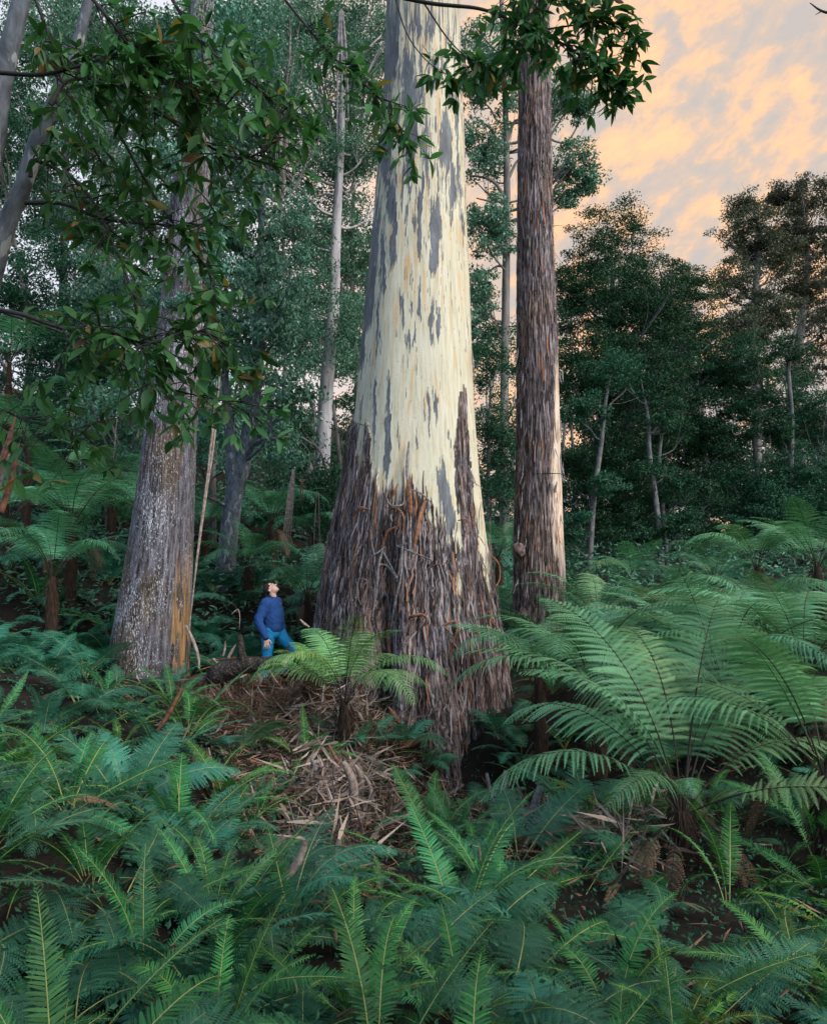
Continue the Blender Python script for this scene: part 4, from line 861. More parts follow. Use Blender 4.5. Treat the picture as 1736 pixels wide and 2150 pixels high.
mb = MB(); tube(mb, [P(1120, 995, 14.6)-axr[0], P(1160, 994, 14.3)-axr[0], P(1180, 996, 14.2)-axr[0], P(1198, 1008, 14.1)-axr[0]], [0.012, 0.008, 0.004], 5); mb.build('twig', M['twig'], rt)

# trees further off: (trunk pixels, distance, trunk widths px, crown blobs, ...)
GM = {}
def blob(px, py, Y, rx, ry, rz): return (P(px, py, Y), (rx, ry, rz))
BG = [
 # name, label, axis, Y, widths, bark, leaf, blobs, nclump, per, cr, ln, wd, hang, flat, shell, nlimb
 ('gum_tree', 'tall gum with crooked limbs, seen between the giant and the stringy-barked tree', [(1060, 1150), (1058, 900), (1062, 600), (1064, 400), (1060, 200), (1050, -50)], 27, [22, 19, 17, 15, 12, 8], 'far_trunk', 'gumleaf',
  [blob(1030, 160, 27, 1.3, 1.2, 1.6), blob(1025, 480, 26, 0.9, 1, 0.9), blob(1180, 210, 27, 1.0, 1, 1.0), blob(1195, 370, 27, 0.8, 1, 0.8), blob(1005, 620, 27, .7, 1, 1.2), blob(1010, 320, 27, .9, 1, .9), blob(1225, 215, 27, .5, .5, .5), blob(1232, 385, 27, .35, .4, .5)], 130, 90, 0.42, 0.13, 0.06, 0.6, 0.6, 0.5, 26),
 ('pale_gum_tree', 'pale trunked gum behind hanging leaves, just left of the giant trunk', [(672, 1030), (680, 900), (690, 760), (700, 640), (705, 500), (715, 300), (725, 50)], 22, [36, 32, 29, 26, 22, 17, 10], 'pale_bark', 'gumleaf',
  [blob(700, 60, 22, 1.9, 1.5, 1.6), blob(640, 330, 22, 1.5, 1.4, 1.5), blob(735, 330, 23, 0.9, 1.4, 1.6), blob(640, 600, 21.5, 1.0, 1.2, 1.2), blob(738, 700, 21, 0.35, 1.2, 1.2)], 230, 110, 0.5, 0.11, 0.045, 0.5, 0.6, 0.5, 26),
 ('pale_gum_tree', 'white gum trunk far back at left, lit between leaves above the tree ferns', [(188, 1000), (200, 800), (212, 640), (222, 520), (235, 300), (250, 50)], 30, [44, 40, 36, 32, 24, 14], 'pale_bark', 'gumleaf',
  [blob(230, 180, 30, 3.5, 2, 2.5), blob(120, 420, 29, 1.8, 2, 1.6), blob(310, 420, 29, 1.8, 2, 1.8)], 190, 100, 0.6, 0.14, 0.06, 0.4, 0.6, 0.5, 20),
 ('understorey_tree', 'leafy dark tree behind the stout gum, filling the upper left', [(330, 1100), (320, 800), (300, 500), (310, 200)], 20, [16, 13, 9, 5], 'far_trunk', 'gumleaf',
  [blob(330, 120, 20, 2.6, 1.6, 1.7), blob(470, 300, 20, 1.4, 1.4, 2.0), blob(300, 640, 19, 1.4, 1.2, 1.2), blob(270, 850, 18, 1.2, 1, 1.0)], 210, 100, 0.5, 0.12, 0.055, 0.5, 0.6, 0.5, 24),
 ('understorey_tree', 'bushy green tree at the left edge above the tree ferns', [(40, 1120), (50, 900), (60, 700), (30, 500)], 22, [16, 13, 9, 5], 'far_trunk', 'wattle',
  [blob(20, 620, 22, 1.8, 1.6, 1.4), blob(60, 850, 22, 2.0, 1.4, 1.3), blob(-20, 330, 22, 1.6, 1.4, 1.6), blob(130, 740, 21, 1.2, 1, 1.0)], 200, 100, 0.5, 0.12, 0.05, 0.2, 0.6, 0.5, 24),
 ('understorey_tree', 'slender tree with fine drooping leaves between the forked tree and the pale gum', [(600, 1150), (590, 950), (600, 700), (590, 400)], 20, [12, 10, 8, 5], 'far_trunk', 'gumleaf',
  [blob(560, 170, 20, 1.5, 1.4, 1.8), blob(610, 480, 20, .9, 1, .9), blob(612, 720, 20, 0.55, 1, 1.2), blob(590, 950, 19, 0.8, 1, 1.0), blob(560, 640, 20, .8, 1, .9)], 150, 100, 0.45, 0.11, 0.045, 0.6, 0.6, 0.5, 20),
 ('understorey_tree', 'dark bushy tree filling the gap left of the giant trunk base', [(720, 1180), (715, 1000), (700, 850)], 19, [12, 10, 7], 'far_trunk', 'wattle',
  [blob(705, 1040, 19, 0.8, 0.8, 0.7), blob(640, 1060, 20, 0.9, 0.8, 0.7), blob(742, 900, 19, 0.25, .8, 1.0), blob(630, 930, 20, .35, .6, .9)], 90, 110, 0.4, 0.10, 0.035, 0.3, 0.6, 0.5, 12),
 ('blackwood_tree', 'tall dark domed blackwood with rounded top, right of the stringy-barked tree', [(1262, 1190), (1250, 1000), (1272, 850), (1285, 700), (1285, 560)], 29, [28, 26, 22, 15, 8], 'smooth_grey', 'wattle',
  [blob(1283, 520, 29, 1.2, 1.4, 1.15), blob(1250, 640, 28.5, 1.7, 1.6, 1.3), blob(1345, 650, 29, 1.4, 1.6, 1.2), blob(1235, 780, 28, 1.3, 1.5, 1.1), blob(1330, 800, 28, 1.7, 1.5, 1.2), blob(1205, 600, 29, .7, 1, 0.9), blob(1300, 930, 28, 1.2, 1.3, 1.0)], 250, 120, 0.52, 0.10, 0.045, 0.0, 0.42, 0.33, 40),
 ('blackwood_tree', 'broad dark blackwood with twin pale stems, middle of the right-hand wood', [(1388, 1190), (1375, 1000), (1360, 850), (1385, 720), (1410, 620)], 31, [20, 19, 16, 12, 7], 'smooth_grey', 'wattle',
  [blob(1405, 630, 31, 1.5, 1.5, 1.2), blob(1450, 740, 31, 1.6, 1.6, 1.3), blob(1390, 870, 30, 1.7, 1.5, 1.3), blob(1455, 960, 30, 1.5, 1.4, 1.2), blob(1375, 1060, 30, 1.5, 1.2, 0.9)], 240, 120, 0.52, 0.10, 0.045, 0.0, 0.42, 0.33, 40),
 ('blackwood_tree', 'dark layered blackwood with open forked limbs, in front of the tall far gum', [(1600, 1170), (1590, 1000), (1585, 900), (1600, 800)], 30, [12, 11, 9, 6], 'far_trunk', 'wattle',
  [blob(1545, 770, 30, 1.0, 1.3, 0.7), blob(1620, 830, 30, 1.5, 1.3, 0.7), blob(1690, 900, 30, 1.0, 1.3, 0.7), blob(1530, 900, 30, 1.0, 1.2, 0.9), blob(1570, 1040, 29, 1.3, 1.2, 0.8)], 150, 110, 0.5, 0.10, 0.045, 0.0, 0.42, 0.35, 30),
 ('blackwood_tree', 'low green blackwood at the right edge above the tree ferns', [(1700, 1190), (1690, 1080), (1700, 980)], 27, [14, 12, 8], 'far_trunk', 'wattle',
  [blob(1700, 1010, 27, 1.4, 1.3, 0.9), blob(1640, 1080, 26, 1.2, 1, 0.7), blob(1740, 1080, 26, 1.0, 1, 0.8), blob(1740, 870, 28, .8, 1, .8)], 110, 110, 0.5, 0.10, 0.045, 0.0, 0.45, 0.35, 18),
 ('far_gum_tree', 'tall open far gum with brownish crown and forked trunk, at the right', [(1590, 1150), (1588, 900), (1582, 700), (1590, 560), (1600, 480)], 46, [22, 20, 17, 12, 7], 'far_trunk', 'farleaf',
  [blob(1575, 480, 46, 1.6, 1.8, 1.3), blob(1535, 590, 46, 1.2, 1.6, 1.2), blob(1625, 540, 46, 1.5, 1.6, 1.0), blob(1560, 690, 46, 1.8, 1.5, 1.3), blob(1620, 650, 46, 1.4, 1.4, 1.1), blob(1560, 430, 46, 0.8, .8, .5)], 150, 80, 0.62, 0.16, 0.08, 0.3, 0.5, 0.4, 50),
 ('far_gum_tree', 'tallest far gum at the right edge, crown glowing in the sunset', [(1668, 1150), (1660, 880), (1680, 700), (1695, 560), (1690, 470)], 48, [24, 21, 18, 12, 7], 'far_trunk', 'farleaf',
  [blob(1690, 420, 48, 2.2, 1.8, 1.0), blob(1720, 520, 48, 1.9, 1.8, 1.5), blob(1660, 500, 48, 1.4, 1.6, 1.1), blob(1730, 660, 48, 1.8, 1.6, 1.5), blob(1690, 600, 48, 1.3, 1.4, 1.0), blob(1640, 410, 48, .7, .8, .5), blob(1700, 770, 48, 1.6, 1.4, 1.0)], 180, 80, 0.62, 0.16, 0.08, 0.3, 0.5, 0.4, 50),
 ('slender_tree', 'slender pale leaning stem with bare limbs in front of the domed blackwood', [(1232, 1190), (1245, 1060), (1262, 930), (1270, 850), (1285, 770)], 23.5, [14, 12, 10, 8, 4], 'smooth_grey2', 'wattle',
  [blob(1290, 780, 23.5, .7, .5, .6), blob(1225, 860, 23.2, .7, .5, .5), blob(1262, 1010, 23, .6, .3, .35), blob(1215, 1110, 23, .5, .4, .5)], 60, 90, .35, .10, .045, 0, .45, .4, 9),
 ('slender_tree', 'pale speckled stem standing before the broad blackwood, nearest its middle', [(1392, 1200), (1380, 1080), (1364, 960), (1360, 880), (1345, 800)], 25, [14, 12, 10, 8, 4], 'smooth_grey2', 'wattle',
  [blob(1345, 800, 25, .8, .5, .6), blob(1400, 870, 25, .8, .5, .5), blob(1360, 980, 24.6, .6, .3, .35), blob(1420, 1100, 24.6, .7, .4, .5), blob(1340, 1130, 24.6, .7, .4, .4)], 70, 90, .35, .10, .045, 0, .45, .4, 10),
 ('slender_tree', 'thinner pale stem close beside the speckled one before the broad blackwood', [(1404, 1200), (1392, 1080), (1384, 960), (1396, 880)], 25.6, [11, 9, 8, 5], 'smooth_grey2', 'wattle',
  [blob(1410, 900, 25.6, .7, .5, .5), blob(1420, 1020, 25.2, .6, .4, .5)], 34, 90, .35, .10, .045, 0, .45, .4, 6),
 ('slender_tree', 'thin light stem with red-brown upper trunk before the far gums', [(1655, 1180), (1660, 1000), (1662, 880), (1655, 760), (1670, 690)], 26.5, [12, 11, 10, 8, 4], 'smooth_grey2', 'wattle',
  [blob(1660, 740, 26.5, .8, .5, .6), blob(1640, 900, 26.2, .6, .4, .5), blob(1680, 1020, 26.2, .7, .4, .5)], 50, 90, .35, .10, .045, 0, .45, .4, 6),
 ('understorey_tree', 'dark slim tree in the gap right of the giant trunk', [(1030, 1180), (1025, 1000), (1030, 800)], 24, [9, 8, 5], 'far_trunk', 'wattle',
  [blob(1040, 760, 24, 0.8, 0.9, 0.9), blob(1030, 900, 24, 0.9, .9, 1.1), blob(1050, 1020, 24, 0.8, .9, 0.9)], 90, 110, 0.42, 0.10, 0.04, 0.2, 0.6, 0.5, 12),

 ('understorey_tree', 'blue-green leafy tree high at the top left, behind the leaning saplings', [(120, 1080), (130, 700), (140, 300), (150, 0)], 24, [22, 18, 12, 7], 'far_trunk', 'gumleaf',
  [blob(120, 60, 24, 2.6, 1.8, 2.2), blob(30, 220, 24, 1.8, 1.6, 1.8), blob(180, 290, 24, 1.5, 1.6, 1.6), blob(150, 480, 24, 1.3, 1.4, 1.2)], 190, 100, 0.55, 0.14, 0.06, 0.5, 0.6, 0.5, 30),
 ('understorey_tree', 'bushy tree with hanging leaves beside the stout gum, right side', [(450, 1130), (445, 900), (440, 500), (450, 200)], 21, [16, 13, 10, 6], 'far_trunk', 'gumpale',
  [blob(470, 60, 21, 1.6, 1.4, 1.6), blob(400, 250, 21, 1.4, 1.2, 1.5), blob(430, 560, 20, 1.0, 1.0, 1.5), blob(400, 760, 20, 1.1, 1, 1.2), blob(450, 900, 19, .9, 1, .9)], 160, 90, 0.5, 0.13, 0.065, 0.7, 0.6, 0.5, 24),
 ('understorey_tree', 'dense fine-leaved tree touching the giant trunk left edge at mid height', [(760, 1160), (755, 900), (740, 600), (745, 300)], 26, [18, 15, 11, 6], 'far_trunk', 'gumleaf',
  [blob(760, 130, 26, 1.4, 1.4, 2.0), blob(740, 560, 26, 1.2, 1.3, 1.2), blob(680, 480, 25, 1.4, 1.3, 1.0), blob(720, 690, 25, 1.0, 1.3, 1.4), blob(600, 60, 25, 1.6, 1.3, 1.6)], 200, 100, 0.5, 0.12, 0.05, 0.5, 0.6, 0.5, 24),
 ('understorey_tree', 'green bushy tree left of the stout gum above the tree fern with the brown frond', [(230, 1100), (225, 950), (235, 800)], 22, [14, 12, 8], 'far_trunk', 'gumleaf',
  [blob(240, 760, 22, 1.4, 1.2, 1.2), blob(170, 640, 23, 1.4, 1.2, 1.1), blob(260, 920, 21, 1.1, 1.0, .9), blob(110, 950, 22, 1.4, 1.1, .8)], 150, 100, 0.5, 0.12, 0.055, 0.3, 0.6, 0.5, 20),
 ('blackwood_tree', 'low dark blackwood between the domed one and its broad neighbour, near the ground', [(1310, 1190), (1310, 1080), (1320, 980)], 27, [12, 10, 6], 'smooth_grey', 'wattle',
  [blob(1310, 1010, 27, 1.3, 1.2, 0.9), blob(1230, 1000, 27, 1.1, 1.2, 1.0), blob(1290, 1100, 26, 1.2, 1, .6), blob(1440, 1080, 27, 1.3, 1, .8)], 110, 110, 0.5, 0.10, 0.045, 0.0, 0.45, 0.35, 18),
]
for i, b_ in enumerate(BG):
    nm, lb, axp, Y, ws, bk, lf, bl, nc, per, cr, ln, wd, hang, flat, shell, nl = b_
    lim = () if i != 0 else [([P(a, b2, 27) for a, b2 in l_], wr(w_, 27)) for l_, w_ in [
       ([(1064, 420), (1040, 385), (1015, 372), (985, 368)], (9, 6, 4)), ([(1062, 540), (1035, 490), (1010, 455), (985, 440)], (10, 7, 4)), ([(1063, 480), (1040, 430), (1000, 415)], (7, 5, 3)),
       ([(1062, 330), (1030, 270), (1000, 250)], (8, 5, 3)), ([(1063, 300), (1090, 250), (1180, 300), (1225, 240)], (8, 5, 3)), ([(1063, 560), (1040, 560), (1005, 590)], (7, 5, 3)), ([(1064, 380), (1100, 330), (1190, 380), (1230, 385)], (7, 4, 3))]]
    nc = int(nc*(3.6 if nm == 'blackwood_tree' else (1.7 if i != 0 else 2.6) if nm != 'far_gum_tree' else 3.0)); bl = [(b0, tuple(np.array(r_)*(1.32 if nm == 'blackwood_tree' else 1.18))) for b0, r_ in bl]
    tree(nm, lb, 'tree', None, ax(axp, Y, 1.0), wr(ws, Y), M[bk], M[lf], bl, nc, per, cr, ln, wd, hang, flat, shell, 30+i, nlimb=nl, sides=14, limbs=lim)

# ------------------------------------------------------------------ ferns
g4 = np.random.default_rng(99)
def spot(px, Y): d = ray(px, 1211); x = d[0]/d[1]*Y; return (x, Y, hg(x, Y))
# tree ferns: (px, py of the crown centre, distance, size, fronds, dead, colour, label, parts)
TF = [
 (1432, 1705, 6.6, 1.08, 16, 6, (1.05, 1.05, 1.0), 'big arching tree fern with dark stalks and brown skirt, right foreground',
   [(160, 8, 1.15, 0), (118, 14, 1.15, 2), (88, 16, 1.1, 0), (55, 10, 1.25, 2), (25, 2, 1.15, 0), (-25, -32, 0.95, 2), (190, -12, 0.9, 1), (225, -4, .62, 1), (140, -2, 1.0, 1), (70, -6, 1.0, 1), (5, -12, 1.0, 1), (100, -2, .9, 3), (40, -6, 1.1, 3), (175, 16, .9, 0), (265, 10, .40, 1)]),
 (1730, 1620, 6.4, 0.95, 12, 3, (1.15, 1.12, 1.0), 'bright tree fern running off the right edge, beside the big arching one', None),
 (1250, 1470, 8.8, 1.0, 14, 1, (1.1, 1.1, 1.1), 'pale green tree fern just right of the giant trunk base, behind the biggest one', None),
 (1520, 1450, 9.0, 1.05, 14, 1, (1.05, 1.08, 1.05), 'full tree fern behind the big arching one, right of its dark stalks', None),
 (1690, 1420, 8.6, 0.95, 12, 1, (1.05, 1.05, 1.0), 'tree fern at the right edge below the tall trunked ones', None),
 (722, 1480, 9.9, 0.80, 13, 3, (1.5, 1.28, 0.9), 'light yellow-green tree fern in front of the giant trunk, right of the person', None),
 (652, 1436, 11.1, 0.5, 10, 0, (1.7, 1.5, 0.8), 'light yellow-green fern brushing the person\'s legs', None),
 (1420, 1330, 13.5, 1.0, 14, 3, (0.95, 1, 1), 'low spreading tree fern in the middle distance, with brown fronds under it', None),
 (1250, 1310, 14.0, 0.9, 13, 1, (0.95, 1, 1), 'tree fern just behind and right of the stringy-barked trunk', None),
 (1590, 1190, 13.5, 0.8, 12, 3, (1.0, 1.05, 1.0), 'tall tree fern with rusty brown hanging skirt, back right', None),
 (1715, 1190, 12.5, 0.85, 12, 3, (0.95, 1.0, 0.95), 'tall tree fern with dark trunk at the right edge, back row', None),
 (1330, 1230, 20, 0.9, 11, 0, (0.9, 1, 1), 'tree fern at the foot of the blackwoods, right of the stringy-barked trunk', None),
 (1500, 1220, 19, 0.9, 11, 0, (0.9, 1, 1), 'tree fern at the foot of the blackwoods, nearest the rusty-skirted one', None),
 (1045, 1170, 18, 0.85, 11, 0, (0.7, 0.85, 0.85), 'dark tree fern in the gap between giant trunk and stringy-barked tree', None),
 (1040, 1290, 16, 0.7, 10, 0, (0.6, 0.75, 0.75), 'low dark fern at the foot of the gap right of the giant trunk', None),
 (645, 1250, 14.6, 0.72, 12, 1, (0.8, 1.0, 1.0), 'tree fern with upright fronds just left of the giant trunk, behind the person', None),
 (570, 1100, 18, 0.95, 13, 3, (.85, 1.05, 1.1), 'dark tree fern with brown skirt up the slope behind the person', None),
 (660, 1130, 19, 0.9, 12, 1, (.85, 1.05, 1.1), 'dark tree fern up the slope nearest the giant trunk\'s left side', None),
 (430, 1110, 18.5, 0.8, 11, 1, (.8, 1.0, 1.05), 'dark tree fern between the stout gum and the forked tree', None),
 (150, 1110, 14.5, 1.05, 14, 3, (0.95, 1.2, 1.1), 'large tree fern with a curled brown frond, left of the stout gum', None),
 (20, 1090, 15, 1.05, 13, 1, (0.95, 1.15, 1.1), 'large tree fern at the left edge beside the one with a curled brown frond', None),
 (235, 1020, 17.5, 0.95, 12, 0, (0.9, 1.15, 1.1), 'tree fern up the slope just left of the stout gum', None),
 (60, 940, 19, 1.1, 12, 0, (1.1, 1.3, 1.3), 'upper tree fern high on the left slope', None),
 (20, 760, 20, 1.2, 12, 0, (1.3, 1.4, 1.4), 'tall pale tree fern highest up at the left edge', None),  # haze is put into the frond colour as a paler tint
 (1130, 1420, 10.6, 0.8, 12, 0, (1.0, 1.05, 1.0), 'tree fern hugging the right buttress of the giant trunk', None),
 (1600, 1330, 12.0, 0.95, 13, 1, (1.0, 1.05, 1.05), 'tree fern between the rusty-skirted one and the right foreground clump', None),
 (110, 1210, 13.0, 0.9, 13, 1, (.9, 1.1, 1.1), 'tree fern low on the left slope beneath the one with the curled brown frond', None),
 (300, 1090, 16.0, 0.9, 12, 0, (.8, 1.05, 1.0), 'tree fern half hidden behind the stout gum left side', None),
 (520, 1190, 15.5, 0.7, 11, 0, (.8, 1.05, 1.0), 'small tree fern at the foot of the forked tree', None),
 (150, 880, 21, 1.0, 12, 0, (1.2, 1.35, 1.4), 'hazy tree fern high on the slope left of the stout gum', None),  # paler bluish frond colour stands in for the haze
]
LF = []
for i, (px, py, Y, sc, nf, dead, col, lb, parts) in enumerate(TF):
    p = P(px, py, Y); gz = hg(p[0], p[1]); tr_ = max(0.12, p[2]-gz)
    if px in (722, 652): LF.append((p[0], p[1]))
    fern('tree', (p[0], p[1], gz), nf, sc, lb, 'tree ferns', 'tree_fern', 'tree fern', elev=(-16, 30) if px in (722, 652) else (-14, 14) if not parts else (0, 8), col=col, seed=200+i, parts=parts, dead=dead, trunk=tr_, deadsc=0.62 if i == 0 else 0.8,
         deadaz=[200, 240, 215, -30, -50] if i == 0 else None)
# the small ferns of the floor, row after row
rowname = ['nearest row', 'second row', 'third row', 'fourth row', 'fifth row', 'sixth row', 'seventh row', 'eighth row', 'ninth row', 'tenth row', 'eleventh row', 'twelfth row', 'thirteenth row', 'fourteenth row', 'fifteenth row', 'sixteenth row', 'seventeenth row', 'eighteenth row', 'furthest row but one', 'furthest row']
ordn = ['leftmost', 'second', 'third', 'fourth', 'fifth', 'sixth', 'seventh', 'eighth', 'ninth', 'tenth', 'eleventh', 'twelfth', 'thirteenth', 'fourteenth', 'fifteenth', 'sixteenth', 'seventeenth', 'eighteenth', 'nineteenth', 'twentieth']+['twenty-'+o_ for o_ in ('first', 'second', 'third', 'fourth', 'fifth', 'sixth', 'seventh', 'eighth', 'ninth')]+['thirtieth']+['thirty-'+o_ for o_ in ('first', 'second', 'third', 'fourth', 'fifth', 'sixth', 'seventh', 'eighth', 'ninth', 'tenth')]
gc0 = float(g_ctr(np.array(0.5))[0])
Ys = [1.75, 2.2, 2.7, 3.25, 3.85, 4.5, 5.2, 5.95, 6.75, 7.6, 8.5, 9.5, 10.6, 11.8, 13.0, 14.4, 16.0, 17.8, 20.0, 22.5]
for ri, Y in enumerate(Ys):
    half = Y*0.62+0.3; stp = 0.44+0.036*Y if Y < 9 else 0.84 if Y < 15 else 1.15; xs = np.arange(-half, half, stp); row = []
    for x in xs:
        x = x+g4.uniform(-.4, .4)*stp; y = Y+g4.uniform(-.25, .25)*(0.45+0.03*Y); z = hg(x, y); px, py = proj((x, y, z))
        if math.hypot(x-gc0, y-Y0) < 2.25 or (0.1 < x < 1.15 and 10.2 < y < 11.2): continue
        if math.hypot(x-P(320, 1400, 12.6)[0], y-12.6) < 0.85 or math.hypot(x-P(1130, 1300, 15)[0], y-15) < 0.7: continue
        if math.hypot(x-P(572, 1440, 12.7)[0], y-12.5) < 0.45: continue
        if any(math.hypot(x-a, y-b) < 0.3 for a, b in LF): continue
        if 400 < px < 660 and 10.0 < y < 12.9 and g4.random() < 0.85: continue
        if 560 < px < 1060 and 8.6 < y < 11.4 and g4.random() < 0.4: continue
        if 1230 < px < 1620 and 4.2 < y < 7.6 and g4.random() < 0.82: continue
        if 560 < px < 830 and 5.2 < y < 9.2 and g4.random() < 0.42: continue
        if px > 1150 and 8.3 < y < 14 and g4.random() < 0.4: continue
        if y > 15 and px > 1150 and g4.random() < 0.6: continue
        if py < 900: continue
        row.append((px, x, y, z))
    row.sort()
    for k, (px, x, y, z) in enumerate(row):
        q = g4.random(); lacy = q < (0.30 if px < 1000 else 0.2) or (y > 8.5 and q < 0.62) or (y > 11 and q < 0.85)
        kind = 'lace' if lacy else 'fish'; s = g4.uniform(0.7, 1.4)*(0.5 if (540 < px < 850 and 4.8 < y < 9.5) else (0.78 if y < 5 else 0.95))
        if y > 12.5: s *= 1.15
        look = g4.choice(['upright', 'spreading', 'leaning', 'low arching'])
        side_ = 'left' if px < 500 else ('middle' if px < 1150 else 'right')
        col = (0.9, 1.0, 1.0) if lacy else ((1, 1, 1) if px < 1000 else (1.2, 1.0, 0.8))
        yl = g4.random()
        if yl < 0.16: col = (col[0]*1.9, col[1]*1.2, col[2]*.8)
        lb = f"{'lacy blue-green' if lacy else 'glossy green fishbone'} fern, {ordn[min(k, 39)]} from left in the {rowname[ri]}, {side_} side"
        el = {'upright': (-6, 14), 'spreading': (-30, 0), 'leaning': (-14, 10), 'low arching': (-34, -8)}[look]
        nf = int(g4.integers(6, 11)) if y < 9.6 else 7
        if y < 10.2:
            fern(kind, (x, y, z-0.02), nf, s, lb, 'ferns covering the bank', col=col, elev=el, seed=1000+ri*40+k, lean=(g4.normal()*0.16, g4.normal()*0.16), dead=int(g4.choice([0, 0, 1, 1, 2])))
        else:
            if 'J' not in globals(): J = [joined('lace', 8, 1, (-15, 12)), joined('lace', 8, 2, (-20, 8)), joined('fish', 8, 3, (-15, 12)), joined('lace', 9, 4, (-10, 15))]
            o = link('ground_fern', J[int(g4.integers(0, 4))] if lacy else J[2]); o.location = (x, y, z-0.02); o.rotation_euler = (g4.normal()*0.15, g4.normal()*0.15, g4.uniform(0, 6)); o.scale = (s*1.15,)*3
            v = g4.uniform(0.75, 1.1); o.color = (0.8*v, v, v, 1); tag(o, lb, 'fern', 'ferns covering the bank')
for i, (px, py, sc, nf, kd, lb) in enumerate([(690, 1560, .75, 8, 'lace', 'small lacy fern at the foot of the light yellow-green tree fern, left of its stem'), (760, 1570, .8, 9, 'lace', 'lacy fern in front of the stem of the light yellow-green tree fern'), (730, 1590, .6, 7, 'fish', 'little fishbone fern just below the light yellow-green tree fern'),
   (850, 1570, .85, 9, 'lace', 'lacy fern against the giant trunk foot, left of the front root'), (890, 1620, .7, 8, 'lace', 'lacy fern touching the front root from the left'), (1050, 1560, .9, 9, 'lace', 'lacy fern against the giant trunk right of the front root'), (1095, 1600, .95, 9, 'lace', 'lacy fern above the dark hollow right of the front root'),
   (800, 1660, .7, 8, 'lace', 'dark lacy fern in the middle of the bark litter'), (620, 1600, .6, 8, 'lace', 'dark lacy fern at the left side of the bark litter'), (1010, 1720, .8, 9, 'lace', 'lacy fern at the lowest end of the front root'), (900, 1740, .85, 9, 'fish', 'fishbone fern below the front root'), (600, 1480, .5, 8, 'lace', 'small lacy fern right below the fallen log')]):
    x, y = ground_hit(px, py)
    if math.hypot(x-gc0, y-Y0) < 1.75: y = Y0-math.sqrt(max(0, 1.8**2-(x-gc0)**2)); x = ray(px, py)[0]/ray(px, py)[1]*y
    fern(kd, (x, y, hg(x, y)), nf, sc, lb, 'ferns around the giant trunk foot', elev=(-24, 8), col=(.9, 1, .95), seed=700+i, dead=1)
# a carpet of single fronds between the plants, where nobody could tell which plant they belong to
def carpet(name, kinds, n, ys, smin, smax, lb, seed, test=None):
    g = np.random.default_rng(seed); mb = MB(); mats = []; cache = {}
    for kd in kinds:
        for me in FR[kd]:
            k = len(me.vertices); co = np.empty(k*3, np.float32); me.vertices.foreach_get('co', co); at = np.empty(k, np.float32); me.attributes['v'].data.foreach_get('value', at)
            m_ = len(me.polygons); ls = np.empty(m_, np.int32); lt = np.empty(m_, np.int32); mi = np.empty(m_, np.int32); me.polygons.foreach_get('loop_start', ls); me.polygons.foreach_get('loop_total', lt); me.polygons.foreach_get('material_index', mi)
            li = np.empty(len(me.loops), np.int32); me.loops.foreach_get('vertex_index', li)
            for m in me.materials:
                if m not in mats: mats.append(m)
            mi = np.array([mats.index(me.materials[i]) for i in range(len(me.materials))])[mi]
            cache.setdefault(kd, []).append((co.reshape(-1, 3), at, {q: (li[ls[lt == q][:, None]+np.arange(q)], mi[lt == q]) for q in (3, 4)}))
    c = 0
    while c < n:
        y = ys[0]+(ys[1]-ys[0])*g.random()**1.25; x = (g.random()*2-1)*(y*0.62+.4); z = hg(x, y); px, py = proj((x, y, z))
        if math.hypot(x-gc0, y-Y0) < 2.1 or math.hypot(x-P(320, 1400, 12.6)[0], y-12.6) < .8 or math.hypot(x-P(572, 1440, 12.7)[0], y-12.6) < .4: continue
        if test and not test(px, py, y, g): continue
        kd = kinds[int(g.integers(len(kinds)))]; co, at, fs = cache[kd][int(g.integers(len(cache[kd])))]
        s = g.uniform(smin, smax); m = np.array(Matrix.Rotation(g.uniform(0, 6.28), 3, 'Z') @ Matrix.Rotation(-R(g.uniform(-50, -8)), 3, 'Y') @ Matrix.Rotation(g.normal()*.3, 3, 'X'))*s
        mb.v.append(co@m.T+np.array([x, y, z+0.03])); mb.a.append(np.clip(at+g.normal()*.2, 0, 1))
        for q in (3, 4): mb.f[q].append(fs[q][0]+mb.n); mb.m[q].append(fs[q][1])
        mb.n += len(co); c += 1
    tag(mb.build(name, mats, smooth=False), lb, 'fern carpet', kind='stuff')
bare = lambda px, py, y, g: not ((430 < px < 800 and 8.6 < y < 12.9) or (1230 < px < 1640 and 4.2 < y < 7.8) or (600 < px < 800 and 5.4 < y < 8.6)) or g.random() < (.22 if px < 900 else .5)
carpet('fern_carpet', ['fish', 'lace', 'lace'], 1350, (1.5, 15), 0.55, 1.0, 'tangled low green fern fronds filling the ground between the larger ferns', 301, bare)
carpet('slope_ferns', ['lace'], 700, (12.5, 27), 0.8, 1.5, 'dense ferns covering the slope behind the person and the stout gum', 303, lambda px, py, y, g: px < 700 or (980 < px < 1090) or g.random() < .25)
carpet('dead_fronds', ['dead', 'deadfish', 'deadfish'], 330, (2.5, 13), 0.5, 0.9, 'dead brown fern fronds lying under the green ones', 302)
